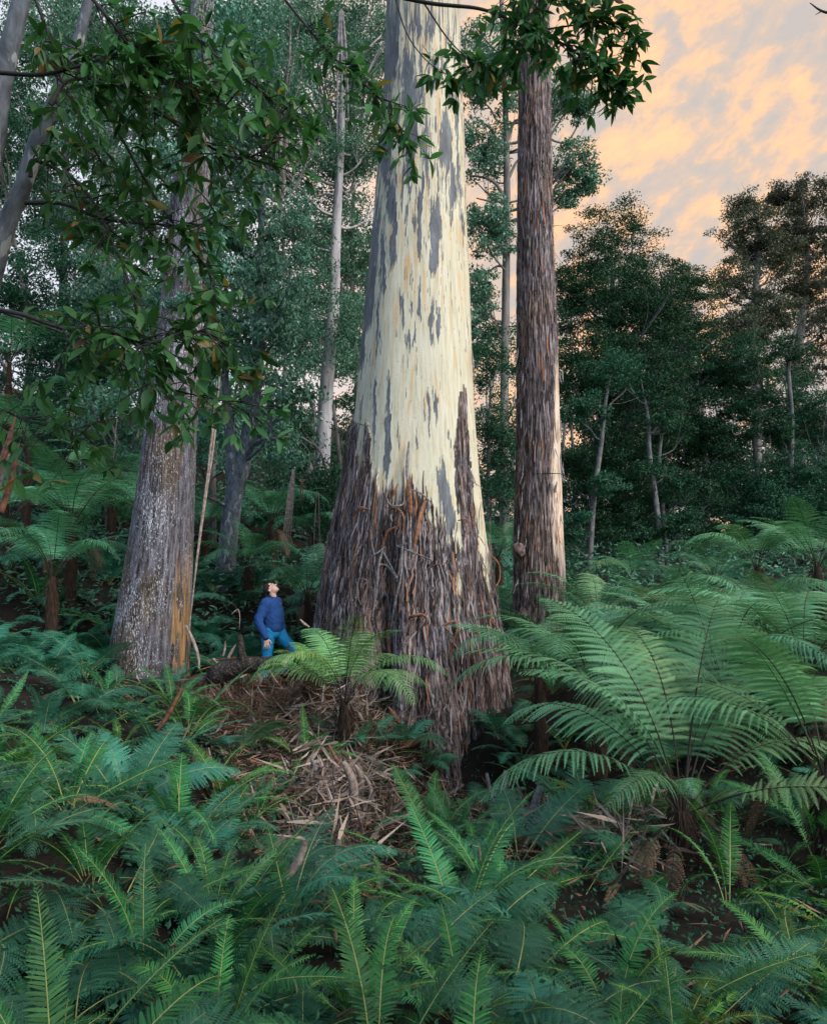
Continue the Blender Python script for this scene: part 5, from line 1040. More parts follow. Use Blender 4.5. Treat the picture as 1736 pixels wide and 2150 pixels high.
# low ground cover further up and out, where no single plant can be told
mb = MB(); k = 60000
yy = 14+g4.random(k)**1.2*34; xx = (g4.random(k)*2-1)*(yy*0.66+1); zz = hgt(xx, yy); hh = g4.random(k)*np.interp(yy, [14, 30], [0.7, 1.4])
leaves(mb, np.stack([xx, yy, zz+hh], -1), rnd_dir(k, g4)*[1, 1, .5], np.interp(yy, [14, 48], [.14, .32]), np.interp(yy, [14, 48], [.05, .13]), g4, nrm=np.array([0, 0, 1.]))
tag(mb.build('undergrowth', M['hillwood'], smooth=False), 'dark green undergrowth covering the slope behind the trees', 'undergrowth', kind='stuff')
mb = MB(); k = 26000
yy = 1.5+g4.random(k)*12.5; xx = (g4.random(k)*2-1)*(yy*0.62+.3); zz = hgt(xx, yy); hh = g4.random(k)**1.5*0.35
leaves(mb, np.stack([xx, yy, zz+hh], -1), rnd_dir(k, g4), 0.045, 0.022, g4, nrm=np.array([0, 0, 1.]))
tag(mb.build('low_plants', M['wattle'], smooth=False), 'small dark leafy plants growing under the ferns', 'ground cover', kind='stuff')
# far wood closing the view
mb = MB(); g5 = np.random.default_rng(5); B = []
for k in range(150):
    px = g5.uniform(-100, 1850); Y = g5.uniform(44, 62); top = np.interp(px, [-100, 300, 700, 1000, 1180, 1300, 1480, 1560, 1850], [150, 260, 500, 560, 700, 620, 740, 900, 860]); py = g5.uniform(top, 1190); B.append((P(px, py, Y), (3.2, 2.5, 2.8)))
fill_crown(mb, B, 1900, 80, 1.1, 0.30, 0.14, g5, 0.2, 0.6, 0.5)
for k in range(60):
    px = g5.uniform(-60, 1800); Y = g5.uniform(38, 58); d_ = ray(px, 1211)[0]*Y; gz = hg(d_, Y); h_ = g5.uniform(7, 14)
    tube(mb, [(d_, Y, gz-.5), (d_+g5.normal()*.4, Y, gz+h_*.5), (d_+g5.normal()*.8, Y, gz+h_)], [g5.uniform(.1, .26), 0.05], 6, 8, mat=1)
tag(mb.build('far_wood', [M['hillwood'], M['far_trunk']], smooth=False), 'far off wood closing the view behind the nearer trees', 'wood', kind='stuff')

# ------------------------------------------------------------------ fallen bark, sticks and the log
mb = MB(); k = 14000
cx_ = g4.choice([(560, 11.6, 1.3, .8), (700, 10.0, 1.5, 1.0), (1180, 8.8, 1.2, .9), (640, 7.6, .8, .9), (1250, 7.4, .9, .7), (860, 10.6, 1.2, .8)], 1)
zones = [(560, 11.7, 1.2, .7), (700, 10.0, 1.3, .9), (1180, 8.8, 1.1, .9), (680, 8.0, .8, 1.1), (1230, 7.4, .9, .9), (1000, 9.4, 1.3, .8), (900, 6.0, 2.5, 2.5)]
zi = g4.choice(len(zones), k, p=[.27, .27, .14, .12, .04, .1, .06]); Z_ = np.array(zones)[zi]
yy = Z_[:, 1]+g4.normal(size=k)*Z_[:, 3]*0.7; xx = (Z_[:, 0]-868)/FPX*Z_[:, 1]+g4.normal(size=k)*Z_[:, 2]*0.6
keep = np.hypot(xx-gc0, yy-Y0) > 1.9; xx, yy = xx[keep], yy[keep]; zz = hgt(xx, yy)
leaves(mb, np.stack([xx, yy, zz+0.02+g4.random(len(xx))*0.2], -1), rnd_dir(len(xx), g4)*[1, 1, .5], g4.uniform(.04, .26, len(xx)), g4.uniform(.006, .03, len(xx)), g4)
M['litter'] = leaf_mat('bark litter', (0.05, 0.028, 0.018), (0.34, 0.20, 0.13), 0.8, 0.0, tint=False)
tag(mb.build('bark_litter', M['litter'], smooth=False), 'brown bark flakes and twigs littering the ground before the giant trunk', 'litter', kind='stuff')
mb = MB(); k = 2600; zi = g4.choice(5, k, p=[.26, .30, .12, .22, .10]); Z_ = np.array([(560, 11.5, 1.1, .6), (720, 9.9, 1.0, .9), (1180, 8.6, .9, .8), (700, 8.1, .6, 1.0), (1240, 7.4, .8, .8)])[zi]
yy = Z_[:, 1]+g4.normal(size=k)*Z_[:, 3]*.6; xx = (Z_[:, 0]-868)/FPX*Z_[:, 1]+g4.normal(size=k)*Z_[:, 2]*.55; keep = np.hypot(xx-gc0, yy-Y0) > 1.85; xx, yy = xx[keep], yy[keep]; k = len(xx)
leaves(mb, np.stack([xx, yy, hgt(xx, yy)+0.05+g4.random(k)**1.5*.32], -1), rnd_dir(k, g4)*[1, 1, .6], g4.uniform(.12, .8, k), g4.uniform(.006, .05, k), g4)
M['sticks'] = leaf_mat('pale sticks', (0.04, 0.026, 0.02), (0.50, 0.40, 0.34), 0.75, 0.0, tint=False)
tag(mb.build('stick_litter', M['sticks'], smooth=False), 'tangle of pale sticks and thin bark shreds heaped down the slope below the trunk', 'litter', kind='stuff')
# dead bracken heap under the log
mb = MB(); k = 5200; yy = 11.3+g4.normal(size=k)*.5; xx = (570-868)/FPX*11.3+g4.normal(size=k)*.6; zz = hgt(xx, yy)+g4.random(k)**0.8*0.45
leaves(mb, np.stack([xx, yy, zz], -1), rnd_dir(k, g4), 0.09, 0.012, g4); tag(mb.build('dead_bracken', M['dead'], smooth=False), 'tangled dead brown bracken heaped below the fallen log', 'dead bracken', kind='stuff')
def fallen(pts, wid, lb, mats, curl=1.6, twist=0.3, cat='bark strip', name='fallen_bark_strip', group='bark strips fallen round the giant tree', nrm=(0, -.6, .8)):
    q = np.array(pts)
    if name == 'fallen_bark_strip' and group != 'loose bark lengths in the litter':
        pr = np.array([proj(a) for a in q]); k = int(np.argmax(pr[:, 1])); hx, hy = ground_hit(*pr[k])
        if q[0][1] < 11.8 and abs(hy-q[k][1]) > 0.15:
            ext = np.ptp(pr, axis=0)
            if ext[1] > 0.8*ext[0]: q = np.array([P(a, b_-4, hy-0.06+(q[i][1]-q[k][1])) for i, (a, b_) in enumerate(pr)])
            else: q = np.array([P(a, b_-5, min(ground_hit(a, b_)[1], hy+.8)-0.05) for a, b_ in pr])
    q[:, 2] = np.maximum(q[:, 2], hgt(q[:, 0], q[:, 1])+0.02)
    mb = MB(); ribbon(mb, q-q[0], wid, nrm, curl, twist=twist, att=g4.random(), th=0.006); o = mb.build(name, mats); o.location = q[0]; tag(o, lb, cat, group); return o
GO = [M['strip_out'], M['strip_in']]; PA = [M['strip_pale'], M['strip_out']]; OR = [M['strip_in'], M['strip_pale']]
z4 = lambda x, y: (1000*.6128+x*.5184*.6128, 2200*.6128+y*.5184*.6128)   # enlarged view to photograph pixels
def fz(l, Y): return [P(*z4(a[0], a[1]), (Y if len(a) < 3 else a[2])) for a in l]
HB = [([(375, 565), (370, 680), (350, 760)], 9.4, [.01, .07, .05], OR, 'upright pointed brown bark strip standing amid ferns left of centre'),
 ([(345, 800), (385, 870), (410, 960), (415, 1090), (410, 1200)], 8.6, [.08, .13, .14, .13, .10], PA, 'broad pinkish bark strip hanging down, left of a pair below the giant trunk'),
 ([(420, 810), (455, 870), (450, 980), (430, 1090)], 8.5, [.05, .11, .12, .10], PA, 'forked pinkish bark strip, middle one of those below the giant trunk'),
 ([(480, 880), (515, 940), (530, 1030), (545, 1120), (550, 1180)], 8.4, [.05, .10, .12, .12, .09], PA, 'pale bark strip with ragged foot, rightmost of those below the giant trunk'),
 ([(130, 780), (155, 850), (160, 930), (175, 1040)], 9.0, [.05, .09, .08, .05], GO, 'grey bark strip standing among ferns, left of the pinkish ones'),
 ([(245, 690), (290, 770), (340, 860), (375, 970)], 8.9, [.04, .07, .07, .05], OR, 'reddish bark strip leaning beside the pinkish hanging ones'),
 ([(385, 645), (440, 700), (500, 775)], 9.5, [.03, .09, .03], GO, 'grey bark strip slanting down left of the giant trunk foot'),
 ([(410, 655), (480, 690), (545, 730)], 9.7, [.03, .11, .05], OR, 'orange bark sheet beside the grey slanting strip'),
 ([(640, 750), (700, 775), (750, 800)], 9.4, [.05, .12, .04], OR, 'torn orange-brown bark slab in the middle of the litter'),
 ([(700, 720), (800, 680), (900, 640)], 9.7, [.03, .11, .03], OR, 'folded brown bark sheet pointing at the giant trunk foot'),
 ([(840, 710), (920, 695), (1000, 682)], 9.6, [.015, .025, .015], PA, 'thin pale stick lying against the giant trunk foot'),
 ([(990, 750), (1015, 650), (1045, 560)], 9.75, [.03, .07, .03], OR, 'dark brown bark strip propped on the front root'),
 ([(1020, 750), (1050, 650), (1088, 535)], 9.7, [.02, .07, .03], OR, 'orange bark strip propped on the front root, right of the dark one'),
 ([(1195, 90), (1215, 170), (1235, 280), (1245, 370)], 10.6, [.05, .09, .09, .05], OR, 'tall upright orange bark strip beside the right buttress'),
 ([(1300, 180), (1270, 240), (1250, 300)], 10.7, [.03, .08, .04], OR, 'short orange bark strip leaning beside the tall upright one'),
 ([(890, 1035), (990, 960), (1100, 880)], 8.9, [.05, .09, .04], OR, 'long brown strip leaning across the foot of the root'),
 ([(960, 1045), (1050, 1000), (1130, 955)], 8.7, [.02, .13, .07], GO, 'rolled grey bark scroll at the foot of the root'),
 ([(1290, 880), (1310, 980), (1345, 1100), (1385, 1210)], 8.6, [.06, .09, .08, .05], GO, 'grey bark strip crossing another at the dark hollow right of the root'),
 ([(1410, 860), (1390, 960), (1370, 1050), (1350, 1130)], 8.5, [.05, .10, .10, .05], GO, 'upright grey bark strip crossing the slanting one in the dark hollow'),
 ([(1350, 1120), (1400, 1010), (1435, 920)], 8.45, [.04, .07, .02], GO, 'short forked grey bark strip at the dark hollow'),
 ([(1640, 960), (1600, 1080), (1560, 1180), (1520, 1270)], 8.3, [.10, .16, .16, .10], GO, 'wide weathered grey bark slab right of the dark hollow'),
 ([(1480, 900), (1500, 1000), (1530, 1130)], 8.7, [.03, .05, .03], GO, 'narrow grey bark strip deep in the dark hollow'),
 ([(910, 1190), (960, 1250), (985, 1320)], 7.6, [.07, .11, .06], GO, 'curved grey bark scroll low below the front root'),
 ([(270, 1135), (350, 1190), (440, 1255)], 7.8, [.05, .07, .04], PA, 'pale stick-like bark roll lying in ferns below the pinkish strips'),
 ([(260, 1220), (320, 1240), (380, 1290)], 7.6, [.03, .05, .02], OR, 'small reddish bark strip below the pale roll'),
 ([(1000, 1330), (1013, 1270), (1025, 1230)], 7.5, [.02, .05, .02], PA, 'small pointed pale strip below the front root'),
 ([(640, 440), (690, 500), (725, 580)], 10.3, [.04, .12, .07], OR, 'bright orange bark sheet lying left of the trunk foot'),
 ([(190, 290), (150, 330), (100, 390)], 10.4, [.03, .10, .05], PA, 'bent tan bark strip under the light green fern'),
 ([(215, 400), (190, 450), (160, 510)], 10.2, [.05, .12, .06], OR, 'rusty bark flap under the light green fern'),
 ([(120, 780), (105, 860), (95, 940)], 8.8, [.03, .05, .02], PA, 'thin pale strip standing furthest left of the hanging ones')]
for pts, Y, wd, mt, lb in HB: fallen(fz(pts, Y), wd, lb, mt, curl=g4.uniform(.9, 2.0), twist=g4.uniform(-.5, .5))
zb = lambda x, y: (x*.6336*.6128, 2200*.6128+y*.6336*.6128); zc_ = lambda x, y: (900*.6128+x*.6336*.6128, 2200*.6128+y*.6336*.6128)
FB = [([zc_(600, 1690), zc_(800, 1630), zc_(1000, 1590), zc_(1140, 1560), zc_(1225, 1568)], 3.7, [.03, .055, .06, .04, .01], OR, 'long rusty orange bark roll lying across the ferns in front'),
 ([zc_(620, 1660), zc_(780, 1625), zc_(960, 1595)], 3.75, [.02, .04, .02], OR, 'thin dark orange bark roll beside the long rusty one'),
 ([zb(840, 510), zb(880, 430), zb(930, 340), zb(985, 250)], 9.2, [.05, .10, .11, .06], OR, 'tan bark strip leaning up among blue-green ferns below the stout gum'),
 ([zb(1265, 1320), zb(1380, 1240), zb(1530, 1060)], 6.0, [.05, .08, .05], PA, 'grey-brown bark pole slanting among the central ferns, upper one'),
 ([zb(1410, 1410), zb(1500, 1330), zb(1600, 1200), zb(1650, 1090)], 5.9, [.05, .09, .09, .05], PA, 'pale bark pole slanting among the central ferns, lower one'),
 ([zc_(300, 1180), zc_(320, 1270), zc_(350, 1350)], 6.4, [.10, .15, .12], PA, 'thick pinkish bark roll standing in the central ferns'),
 ([zc_(410, 1080), zc_(390, 1200), zc_(365, 1310)], 6.6, [.08, .13, .10], PA, 'second pinkish bark roll right of the thick one'),
 ([zc_(160, 1230), zc_(230, 1190), zc_(300, 1150)], 6.7, [.04, .07, .04], GO, 'grey bark strip joining the two pinkish rolls'),
 ([zc_(560, 1460), zc_(610, 1500), zc_(680, 1560)], 4.8, [.05, .09, .04], GO, 'grey scroll of bark half hidden in front ferns'),
 ([zc_(150, 1370), zc_(220, 1410), zc_(330, 1400)], 5.2, [.04, .10, .03], OR, 'bright orange bark curl in the front ferns'),
 ([zc_(430, 1740), zc_(450, 1800), zc_(480, 1830)], 3.4, [.03, .06, .03], OR, 'small orange bark flap deep in the front ferns'),
 ([zb(1210, 510), zb(1260, 545), zb(1290, 520)], 9.0, [.03, .09, .03], OR, 'curled orange bark piece lying on the litter left of centre'),
 ([zb(1140, 590), zb(1210, 605), zb(1290, 620)], 8.9, [.03, .07, .03], PA, 'flat tan bark strip beside the curled orange piece'),
 ([zb(1430, 490), zb(1490, 520), zb(1550, 550)], 9.3, [.01, .025, .01], PA, 'thin reddish stick on the litter below the log'),
 ([zb(1270, 900), zb(1240, 950), zb(1190, 1010)], 7.2, [.05, .09, .04], OR, 'orange bark piece among ferns left of the pinkish rolls'),
 ([zb(750, 1250), zb(760, 1400), zb(740, 1530)], 3.2, [.01, .014, .01], OR, 'thin orange stalk upright in the near left ferns'),
 ([zb(790, 1400), zb(820, 1500), zb(855, 1590)], 3.1, [.01, .016, .01], OR, 'thin orange stick slanting in the near left ferns')]
for pts, Y, wd, mt, lb in FB: fallen([P(a, b, Y) for a, b in pts], wd, lb, mt, curl=g4.uniform(.9, 1.8), twist=g4.uniform(-.4, .4))
z7 = lambda x, y: ((600+x*.3456)*.6128, (1900+y*.3456)*.6128)
SB = [([(110, 700), (180, 850), (230, 1000), (240, 1130)], [.05, .08, .07, .04], PA, 'tan bark strip leaning on the stout gum foot'),
 ([(470, 1010), (485, 940), (495, 860)], [.05, .06, .02], PA, 'grey upright stick behind the log, left'),
 ([(500, 1090), (540, 980), (600, 890)], [.03, .10, .02], PA, 'pale grey bark strip standing behind the log'),
 ([(360, 1170), (390, 1120), (430, 1080)], [.07, .11, .06], PA, 'pale bark slab against the left end of the log'),
 ([(380, 1030), (420, 1060), (465, 1110)], [.04, .07, .03], PA, 'short pale stick lying over the log end'),
 ([(300, 1050), (400, 1040), (610, 1020)], [.02, .05, .03], OR, 'long thin orange stick behind the log'),
 ([(240, 1140), (350, 1110), (460, 1080)], [.02, .04, .02], OR, 'thin red-brown stick left of the log'),
 ([(370, 1280), (480, 1160), (600, 1080)], [.02, .035, .02], PA, 'thin tan stick lying on the log'),
 ([(635, 740), (640, 620), (620, 540), (560, 590)], [.01, .022, .028, .02], PA, 'bent tan bark strip hooked over behind the log'),
 ([(520, 1280), (560, 1310), (570, 1350)], [.03, .06, .04], PA, 'small pale bark flap below the log'),
 ([(720, 1180), (745, 1240), (770, 1310)], [.03, .05, .03], OR, 'reddish strip hanging below the middle of the log'),
 ([(820, 1180), (840, 1230), (830, 1290)], [.05, .10, .04], PA, 'pale bark sheet below the log, right of the reddish strip'),
 ([(1240, 640), (1280, 680), (1330, 720)], [.03, .07, .04], PA, 'grey splinter between the person and the giant trunk'),
 ([(1090, 1010), (1085, 1070), (1110, 1130)], [.08, .12, .08], PA, 'pale slab of bark behind the person\'s bent leg'),
 ([(1270, 1080), (1220, 1130), (1150, 1170)], [.03, .08, .03], PA, 'pale bark strip right of the person\'s feet'),
 ([(1310, 1450), (1380, 1340), (1430, 1290), (1470, 1380), (1520, 1440)], [.03, .08, .09, .06, .03], PA, 'tan bark strip bent over in an arch, right of the dead bracken'),
 ([(1400, 1620), (1430, 1540), (1480, 1460)], [.05, .14, .08], OR, 'dark rusty slab right of the dead bracken'),
 ([(660, 1330), (780, 1290), (900, 1300)], [.06, .14, .08], OR, 'flat orange bark sheet below the log')]
for pts, wd, mt, lb in SB: fallen([P(*z7(a, b), 11.9) for a, b in pts], wd, lb, mt, curl=g4.uniform(.6, 1.8), twist=g4.uniform(-.5, .5))
for k in range(210):   # loose lengths lying about in the litter
    a = zones[int(g4.choice(6))]; y = a[1]+g4.normal()*a[3]*.6; x = (a[0]-868)/FPX*a[1]+g4.normal()*a[2]*.6
    if math.hypot(x-gc0, y-Y0) < 2.1: continue
    an = g4.uniform(0, 6.28); L = g4.uniform(.2, .8); dx, dy = math.cos(an)*L/2, math.sin(an)*L/2
    zq = [hg(x-dx, y-dy)+0.03+g4.random()*.1, hg(x, y)+0.10, hg(x+dx, y+dy)+0.05+g4.random()**2*.5]
    fallen([(x-dx, y-dy, zq[0]), (x, y, zq[1]), (x+dx, y+dy, zq[2])], [.015, g4.uniform(.02, .08), .015], 'short loose length of bark lying in the litter before the giant trunk', [GO, PA, OR][int(g4.integers(3))], group='loose bark lengths in the litter', nrm=(0, 0, 1), curl=g4.uniform(.5, 2))
# log with its upturned stub
lg = P(*z7(400, 1230), 11.75); mb = MB(); q7 = lambda l: [P(*z7(a, b), Y)-lg for a, b, Y in l]
c = tube(mb, q7([(390, 1250, 11.9), (450, 1180, 11.8), (600, 1120, 11.7), (750, 1090, 11.65), (900, 1080, 11.6), (1010, 1040, 11.55), (1090, 990, 11.5), (1130, 900, 11.5)]), [.16, .17, .14, .12, .10, .06, .045, .012], 40, 110, knob=0.16, seed=3)
lo = mb.build('trunk', M['log'] if 'log' in M else bark('weathered log', [(0.015, 0.012, 0.011), (0.035, 0.028, 0.025), (0.06, 0.05, 0.045), (0.22, 0.20, 0.185)], 34, 1.0, bump=1.0), None)
lroot = tag(empty('fallen_log', lg), 'dark weathered fallen log with upturned stub in front of the person', 'log'); lo.parent = lroot
mb = MB(); tube(mb, q7([(680, 1080, 11.66), (660, 980, 11.6), (650, 900, 11.6), (640, 800, 11.6)]), [.09, .06, .05, .035], 24, 40, knob=0.3, seed=8); mb.build('broken_branch', lo.data.materials[0], lroot)
for a, b, Y, l2 in ((590, 1400, 11.5, 0), (1000, 1230, 11.4, 1), (1120, 1120, 11.3, 1)): pass

# unseen tree, added out of frame behind the camera to shade the near ferns
tree('added_shade_tree', 'broad leafy tree added beside the viewpoint, out of view, to shade the near ferns', 'tree', None, [(7.5, -3.5, hg(7.5, -3.5)-.3), (7.2, -3, 3), (6.2, -1.8, 5.2), (5.6, -1, 6.2)], [.16, .13, .09, .04], M['smooth_grey'], M['gumleaf'],
     [((5.4, -1.2, 5.6), (3.0, 2.4, 1.0)), ((3.2, -2.4, 6.0), (2.0, 1.6, .8))], 150, 90, .5, .13, .06, seed=77, nlimb=14)
# ------------------------------------------------------------------ hanging bark ribbons (caught in the trees)
def hang(px0, py0, px1, py1, Y, ws, lb, n=1, sp=4, mats=PA, grp=None):
    root = tag(empty('hanging_bark', P(px0, py0, Y)), lb, 'bark strip', grp)
    for i in range(n):
        o_ = i*sp-(n-1)*sp/2; f_ = g4.uniform(.75, 1.0) if i else 1
        q = [P(px0+o_*.3, py0, Y), P(px0+(px1-px0)*.4+o_, py0+(py1-py0)*.4*f_, Y), P(px0+(px1-px0)*f_+o_*1.4, py0+(py1-py0)*f_, Y)]
        mb = MB(); ribbon(mb, np.array(q)-q[0]+np.array(root.location)*0, ws, (0, -1, 0), 1.0, twist=g4.uniform(-.8, .8), n=24); o = mb.build('strip', mats, root); o.location = Vector(q[0])-root.location
hang(616, 985, 598, 1165, 14, [.02, .035, .01], 'bunch of long pale bark ribbons hanging left of the giant trunk', 5, 3)
hang(300, 830, 289, 920, 12, [.015, .03, .01], 'short reddish bark ribbon hanging left of the stout gum', 1, 3, OR)
hang(246, 870, 238, 965, 13, [.012, .02, .01], 'thin bark ribbon hanging second left of the stout gum', 1)
hang(716, 20, 720, 300, 6, [.02, .03, .02, .008], 'long bark ribbon hanging at the top, left of the giant trunk', 3, 9, GO)
hang(635, 1000, 633, 1060, 14.2, [.01, .03, .01], 'short brown ribbon hanging right of the long pale bunch', 2, 4, OR)
hang(667, 1030, 664, 1180, 14, [.01, .025, .01], 'thin ribbon hanging close to the giant trunk left edge', 2, 9, PA)
hang(990, 730, 996, 800, 12.4, [.01, .045, .01], 'pale bark sliver hanging off the giant trunk right side', 1)
hang(1036, 660, 1050, 720, 20, [.01, .03, .01], 'small strip hanging in the gap right of the giant trunk', 1, 3, OR)
root = tag(empty('hanging_bark', P(30, 870, 4.5)), 'bundle of orange and grey bark strips slanting in at the left edge', 'bark strip')
for (a, b, c_, d_, w_, mt) in ((33, 868, -12, 1010, .05, OR), (40, 930, 2, 1075, .055, OR), (28, 900, -18, 1060, .05, GO), (30, 935, -5, 985, .03, GO)):
    q = [P(a, b, 4.5), P((a+c_)/2+2, (b+d_)/2, 4.45), P(c_, d_, 4.4)]; mb = MB(); ribbon(mb, np.array(q)-q[0], [.01, w_, w_*.8], (0, -1, 0), 1.2, n=20, twist=.4); o = mb.build('strip', mt, root); o.location = Vector(q[0])-root.location

# ------------------------------------------------------------------ saplings and boughs overhead, near the camera
def leaf_big(mb, p, d, nr, L, W, g, att, mat=0):
    """broad pointed leaf folded along its midrib"""
    d = unit(d); s = unit(np.cross(d, nr)); n_ = np.cross(s, d); t = np.array([0, .12, .35, .6, .82, 1.0]); hw = np.array([0.04, .55, 1.0, .92, .5, 0.0])*W/2; bend = g.uniform(.05, .3)
    c = p+d*(t*L)[:, None]-n_*(bend*L*t**2)[:, None]; e = n_*0.28
    V = np.concatenate([c, c+(s+e)*hw[:, None], c+(-s+e)*hw[:, None]]); F = [[i, i+1, i+7, i+6] for i in range(5)]+[[i+1, i, i+12, i+13] for i in range(5)]
    mb.add(V, F, mat, att)
def bough(parent, pts, r, nl, seed, L=0.085, spread=0.21, whorl=5, start=0.15, tw=None, org=None, name='branch'):
    g = np.random.default_rng(seed); pts = np.array(pts); off = np.array(parent.location) if parent is not None else pts[0]
    mb = MB(); ml = MB(); c = tube(mb, pts-off, [r, r*.6, r*.3], 7, len(pts)*8, knob=.08, seed=seed); n = len(c)
    T = unit(np.gradient(c, axis=0)); tw = tw or int(nl*1.4); L = min(L, .09)
    for k in range(tw):
        i = int((start+(1-start)*(k+g.random())/tw)*(n-1)); b = c[i]; dr = unit(T[i]*g.uniform(.3, .9)+g.normal(size=3)*[1, .6, .7]*.9+np.array([0, 0, -.15])); l = spread*g.uniform(.5, 1.4)
        q = [b, b+dr*l*.5+g.normal(size=3)*.015, b+dr*l+np.array([0, 0, -.12*l])]; tube(mb, q, [r*.28+.0012, .0012], 4, 6)
        for e, m in ((q[2], whorl), (q[1], 2)):
            for j in range(m):
                d2 = unit(dr*g.uniform(.2, .9)+g.normal(size=3)*.75+np.array([0, 0, -.25])); nr = unit(np.array([0, -.25, 1.0])+g.normal(size=3)*.45); LL = L*g.uniform(.45, 1.3)
                leaf_big(ml, e, d2, nr, LL, LL*g.uniform(.28, .42), g, np.clip(g.normal(.5, .3), 0, 1), int(g.random() < .05))
    o = mb.build(name, M['twig'], parent); f = ml.build('foliage', [M['canopy'], M['oldleaf']], o)
    return o
z1 = lambda l, Y: [P(a*.353, b*.353, Y if len(r_) == 0 else r_[0]) for a, b, *r_ in l]
# sapling A leaning in at the left, with its boughs
sa = tag(empty('leaning_sapling', P(-60, 760, 3.7)), 'pale grey sapling leaning right across the upper left, boughs of broad leaves', 'tree')
mb = MB(); tube(mb, np.array([P(-220, 1500, 3.7), P(-60, 760, 3.7), P(5, 500, 3.7), P(45, 400, 3.7), P(80, 290, 3.7), P(112, 215, 3.7), P(160, 100, 3.7), P(195, -40, 3.7)])-np.array(sa.location), [.09, .055, .046, .042, .040, .035, .03, .025], 20, 90, knob=.12, seed=2)
mb.build('trunk', M['smooth_grey'], sa)
sb = tag(empty('leaning_sapling', P(-40, 400, 3.2)), 'second grey sapling in the top left corner, leaning right', 'tree')
mb = MB(); tube(mb, np.array([P(-330, 1500, 3.2), P(-60, 500, 3.2), P(0, 190, 3.2), P(30, 60, 3.2), P(62, -60, 3.2)])-np.array(sb.location), [.09, .06, .045, .04, .035], 20, 70, knob=.12, seed=5); mb.build('trunk', M['smooth_grey'], sb)
bough(sa, z1([(180, 1050), (200, 950), (400, 1040), (520, 1150, 3.4), (600, 1280, 3.3), (660, 1420, 3.3), (720, 1560, 3.2), (820, 1800, 3.2), (930, 2010, 3.2)], 3.6), .012, 22, 1, start=.1)
bough(sa, z1([(150, 1205), (370, 1210), (610, 1300), (900, 1330), (1150, 1340), (1350, 1290)], 3.4), .011, 26, 2, start=.3)
bough(sa, z1([(300, 620), (400, 480), (640, 470), (800, 550), (1000, 700), (1180, 830), (1400, 940), (1550, 900), (1660, 770)], 3.3), .012, 40, 3, start=.15)
bough(sb, z1([(0, 430), (250, 440), (470, 390), (680, 340), (930, 430), (1200, 600)], 3.0), .010, 32, 4, start=.25)
bough(sb, [P(-60, 640, 3.2), P(42, 659, 3.1), P(106, 681, 3.1), P(176, 695, 3.1), P(247, 702, 3.1), P(318, 719, 3.1), P(388, 702, 3.1), P(441, 688, 3.1)], .011, 40, 5, start=.3, L=.115)
bough(sb, [P(-40, 640, 3.3), P(71, 677, 3.3), P(141, 702, 3.3), P(212, 734, 3.3), P(300, 794, 3.3), P(353, 815, 3.3), P(459, 840, 3.3), P(512, 843, 3.3)], .008, 26, 6, start=.45)
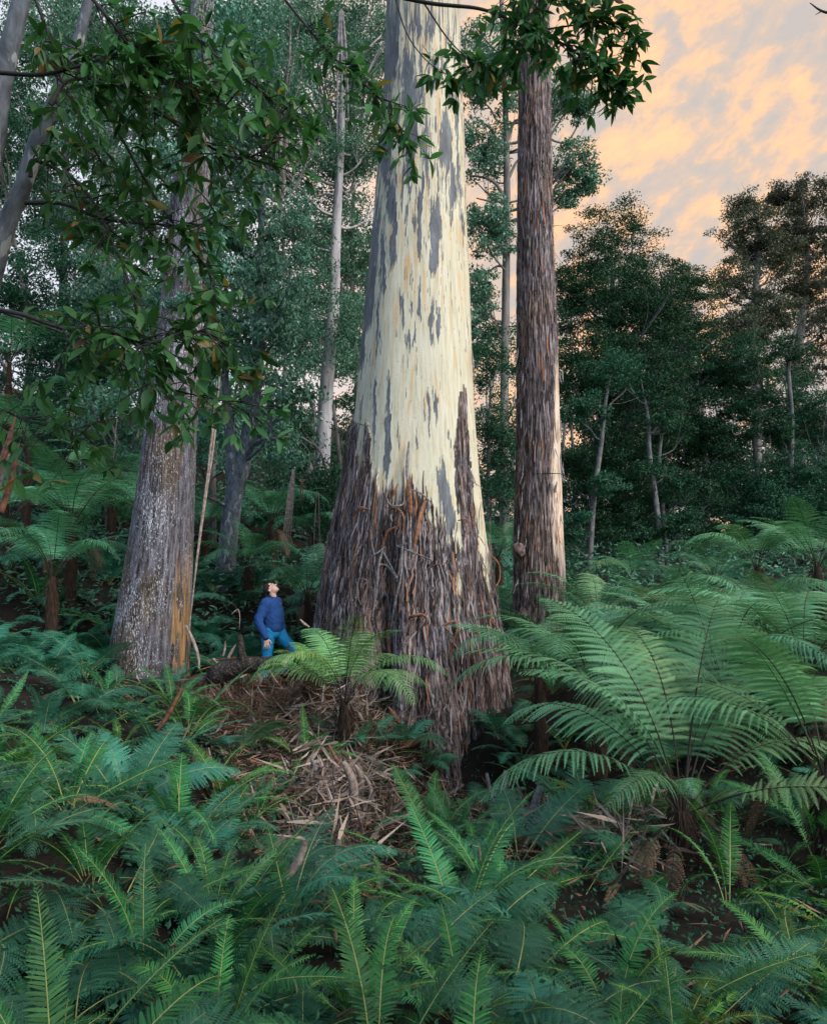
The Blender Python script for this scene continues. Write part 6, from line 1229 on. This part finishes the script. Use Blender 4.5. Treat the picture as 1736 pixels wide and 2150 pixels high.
for i, (nm, pts, r, nl, kw) in enumerate([
 ('bough of broad leaves entering low at the left edge, above the ferns', [P(-40, 830, 3.4), P(28, 871, 3.4), P(81, 889, 3.4), P(141, 903, 3.4), P(215, 885, 3.4)], .006, 16, dict(start=.2)),
 ('leafy bough drooping from the top left corner', [P(150, -60, 2.9), P(230, 40, 2.9), P(300, 110, 3.0), P(400, 170, 3.1), P(480, 230, 3.1)], .010, 32, {}),
 ('leafy bough drooping from the top, over the stout gum', [P(330, -60, 3.3), P(400, 60, 3.3), P(470, 130, 3.3), P(560, 200, 3.4), P(610, 260, 3.4)], .010, 30, {}),
 ('leafy bough below the top left corner, over the pale sky gaps', [P(60, -40, 3.4), P(120, 120, 3.5), P(170, 260, 3.5), P(240, 380, 3.5)], .009, 26, {}),
 ('leafy bough hanging over the middle of the stout gum', [P(250, 280, 3.3), P(330, 420, 3.4), P(400, 520, 3.4), P(450, 600, 3.4), P(430, 690, 3.4)], .007, 30, dict(start=.05)),
 ('dark leafy bough reaching from the top to the giant trunk left edge', [P(560, -50, 3.9), P(640, 50, 3.9), P(700, 120, 3.9), P(780, 190, 3.9), P(830, 250, 3.9), P(845, 290, 3.9)], .009, 34, dict(start=.2, L=.10, spread=.16)),
 ('dark bough across the top edge from giant trunk to stringy-barked tree', [P(760, -25, 4.0), P(900, 5, 4.0), P(1010, 18, 4.0), P(1090, 50, 4.0), P(1180, 90, 4.0), P(1240, 130, 4.0), P(1280, 160, 4.0)], .013, 44, dict(start=.38, L=.10, spread=.20)),
 ('slender dark bough crossing the giant trunk high up, leaves at its tip', [P(820, -40, 4.0), P(850, 60, 4.0), P(885, 115, 4.0), P(930, 155, 4.0)], .006, 5, dict(start=.85, L=.11, spread=.10)),
 ('dark leafy twig hanging in front of the giant trunk, top centre', [P(880, -10, 4.1), P(940, 80, 4.1), P(990, 130, 4.1), P(1010, 150, 4.1)], .006, 15, dict(start=.5, L=.10, spread=.14)),
 ('dark twig with leaves in the gap between the two tall trunks', [P(1060, 30, 4.1), P(1090, 90, 4.1), P(1070, 160, 4.1)], .005, 10, dict(start=.4, L=.09, spread=.12)),
 ('dark leafy bough ending against the sunset sky, top right', [P(1150, 60, 4.0), P(1220, 50, 4.0), P(1290, 45, 4.0), P(1330, 85, 4.0)], .006, 20, dict(start=.3, L=.095, spread=.13)),
 ('dark leafy twig hanging lowest against the sunset sky', [P(1190, 110, 4.0), P(1240, 115, 4.0), P(1270, 150, 4.0), P(1290, 190, 4.0)], .005, 14, dict(start=.45, L=.095, spread=.10)),
 ('dark leaves at the very top above the stringy-barked tree', [P(1050, -30, 4.0), P(1140, -5, 4.0), P(1240, 10, 4.0)], .007, 30, dict(start=.1, L=.10, spread=.18))]):
    pts = np.array(pts); rt_ = tag(empty('leafy_bough', pts[0]), nm, 'bough'); bough(rt_, pts, r, nl, 50+i, **kw)
mb = MB(); tube(mb, np.array([P(1760, 30, 5), P(1725, 22, 5), P(1700, 5, 5)])-P(1760, 30, 5), [.012, .008, .003], 6); tube(mb, np.array([P(1725, 22, 5), P(1712, 30, 5)])-P(1760, 30, 5), [.006, .002], 5)
o = mb.build('bare_branch', M['twig']); o.location = P(1760, 30, 5); tag(o, 'bare dark twig in the top right corner', 'branch')
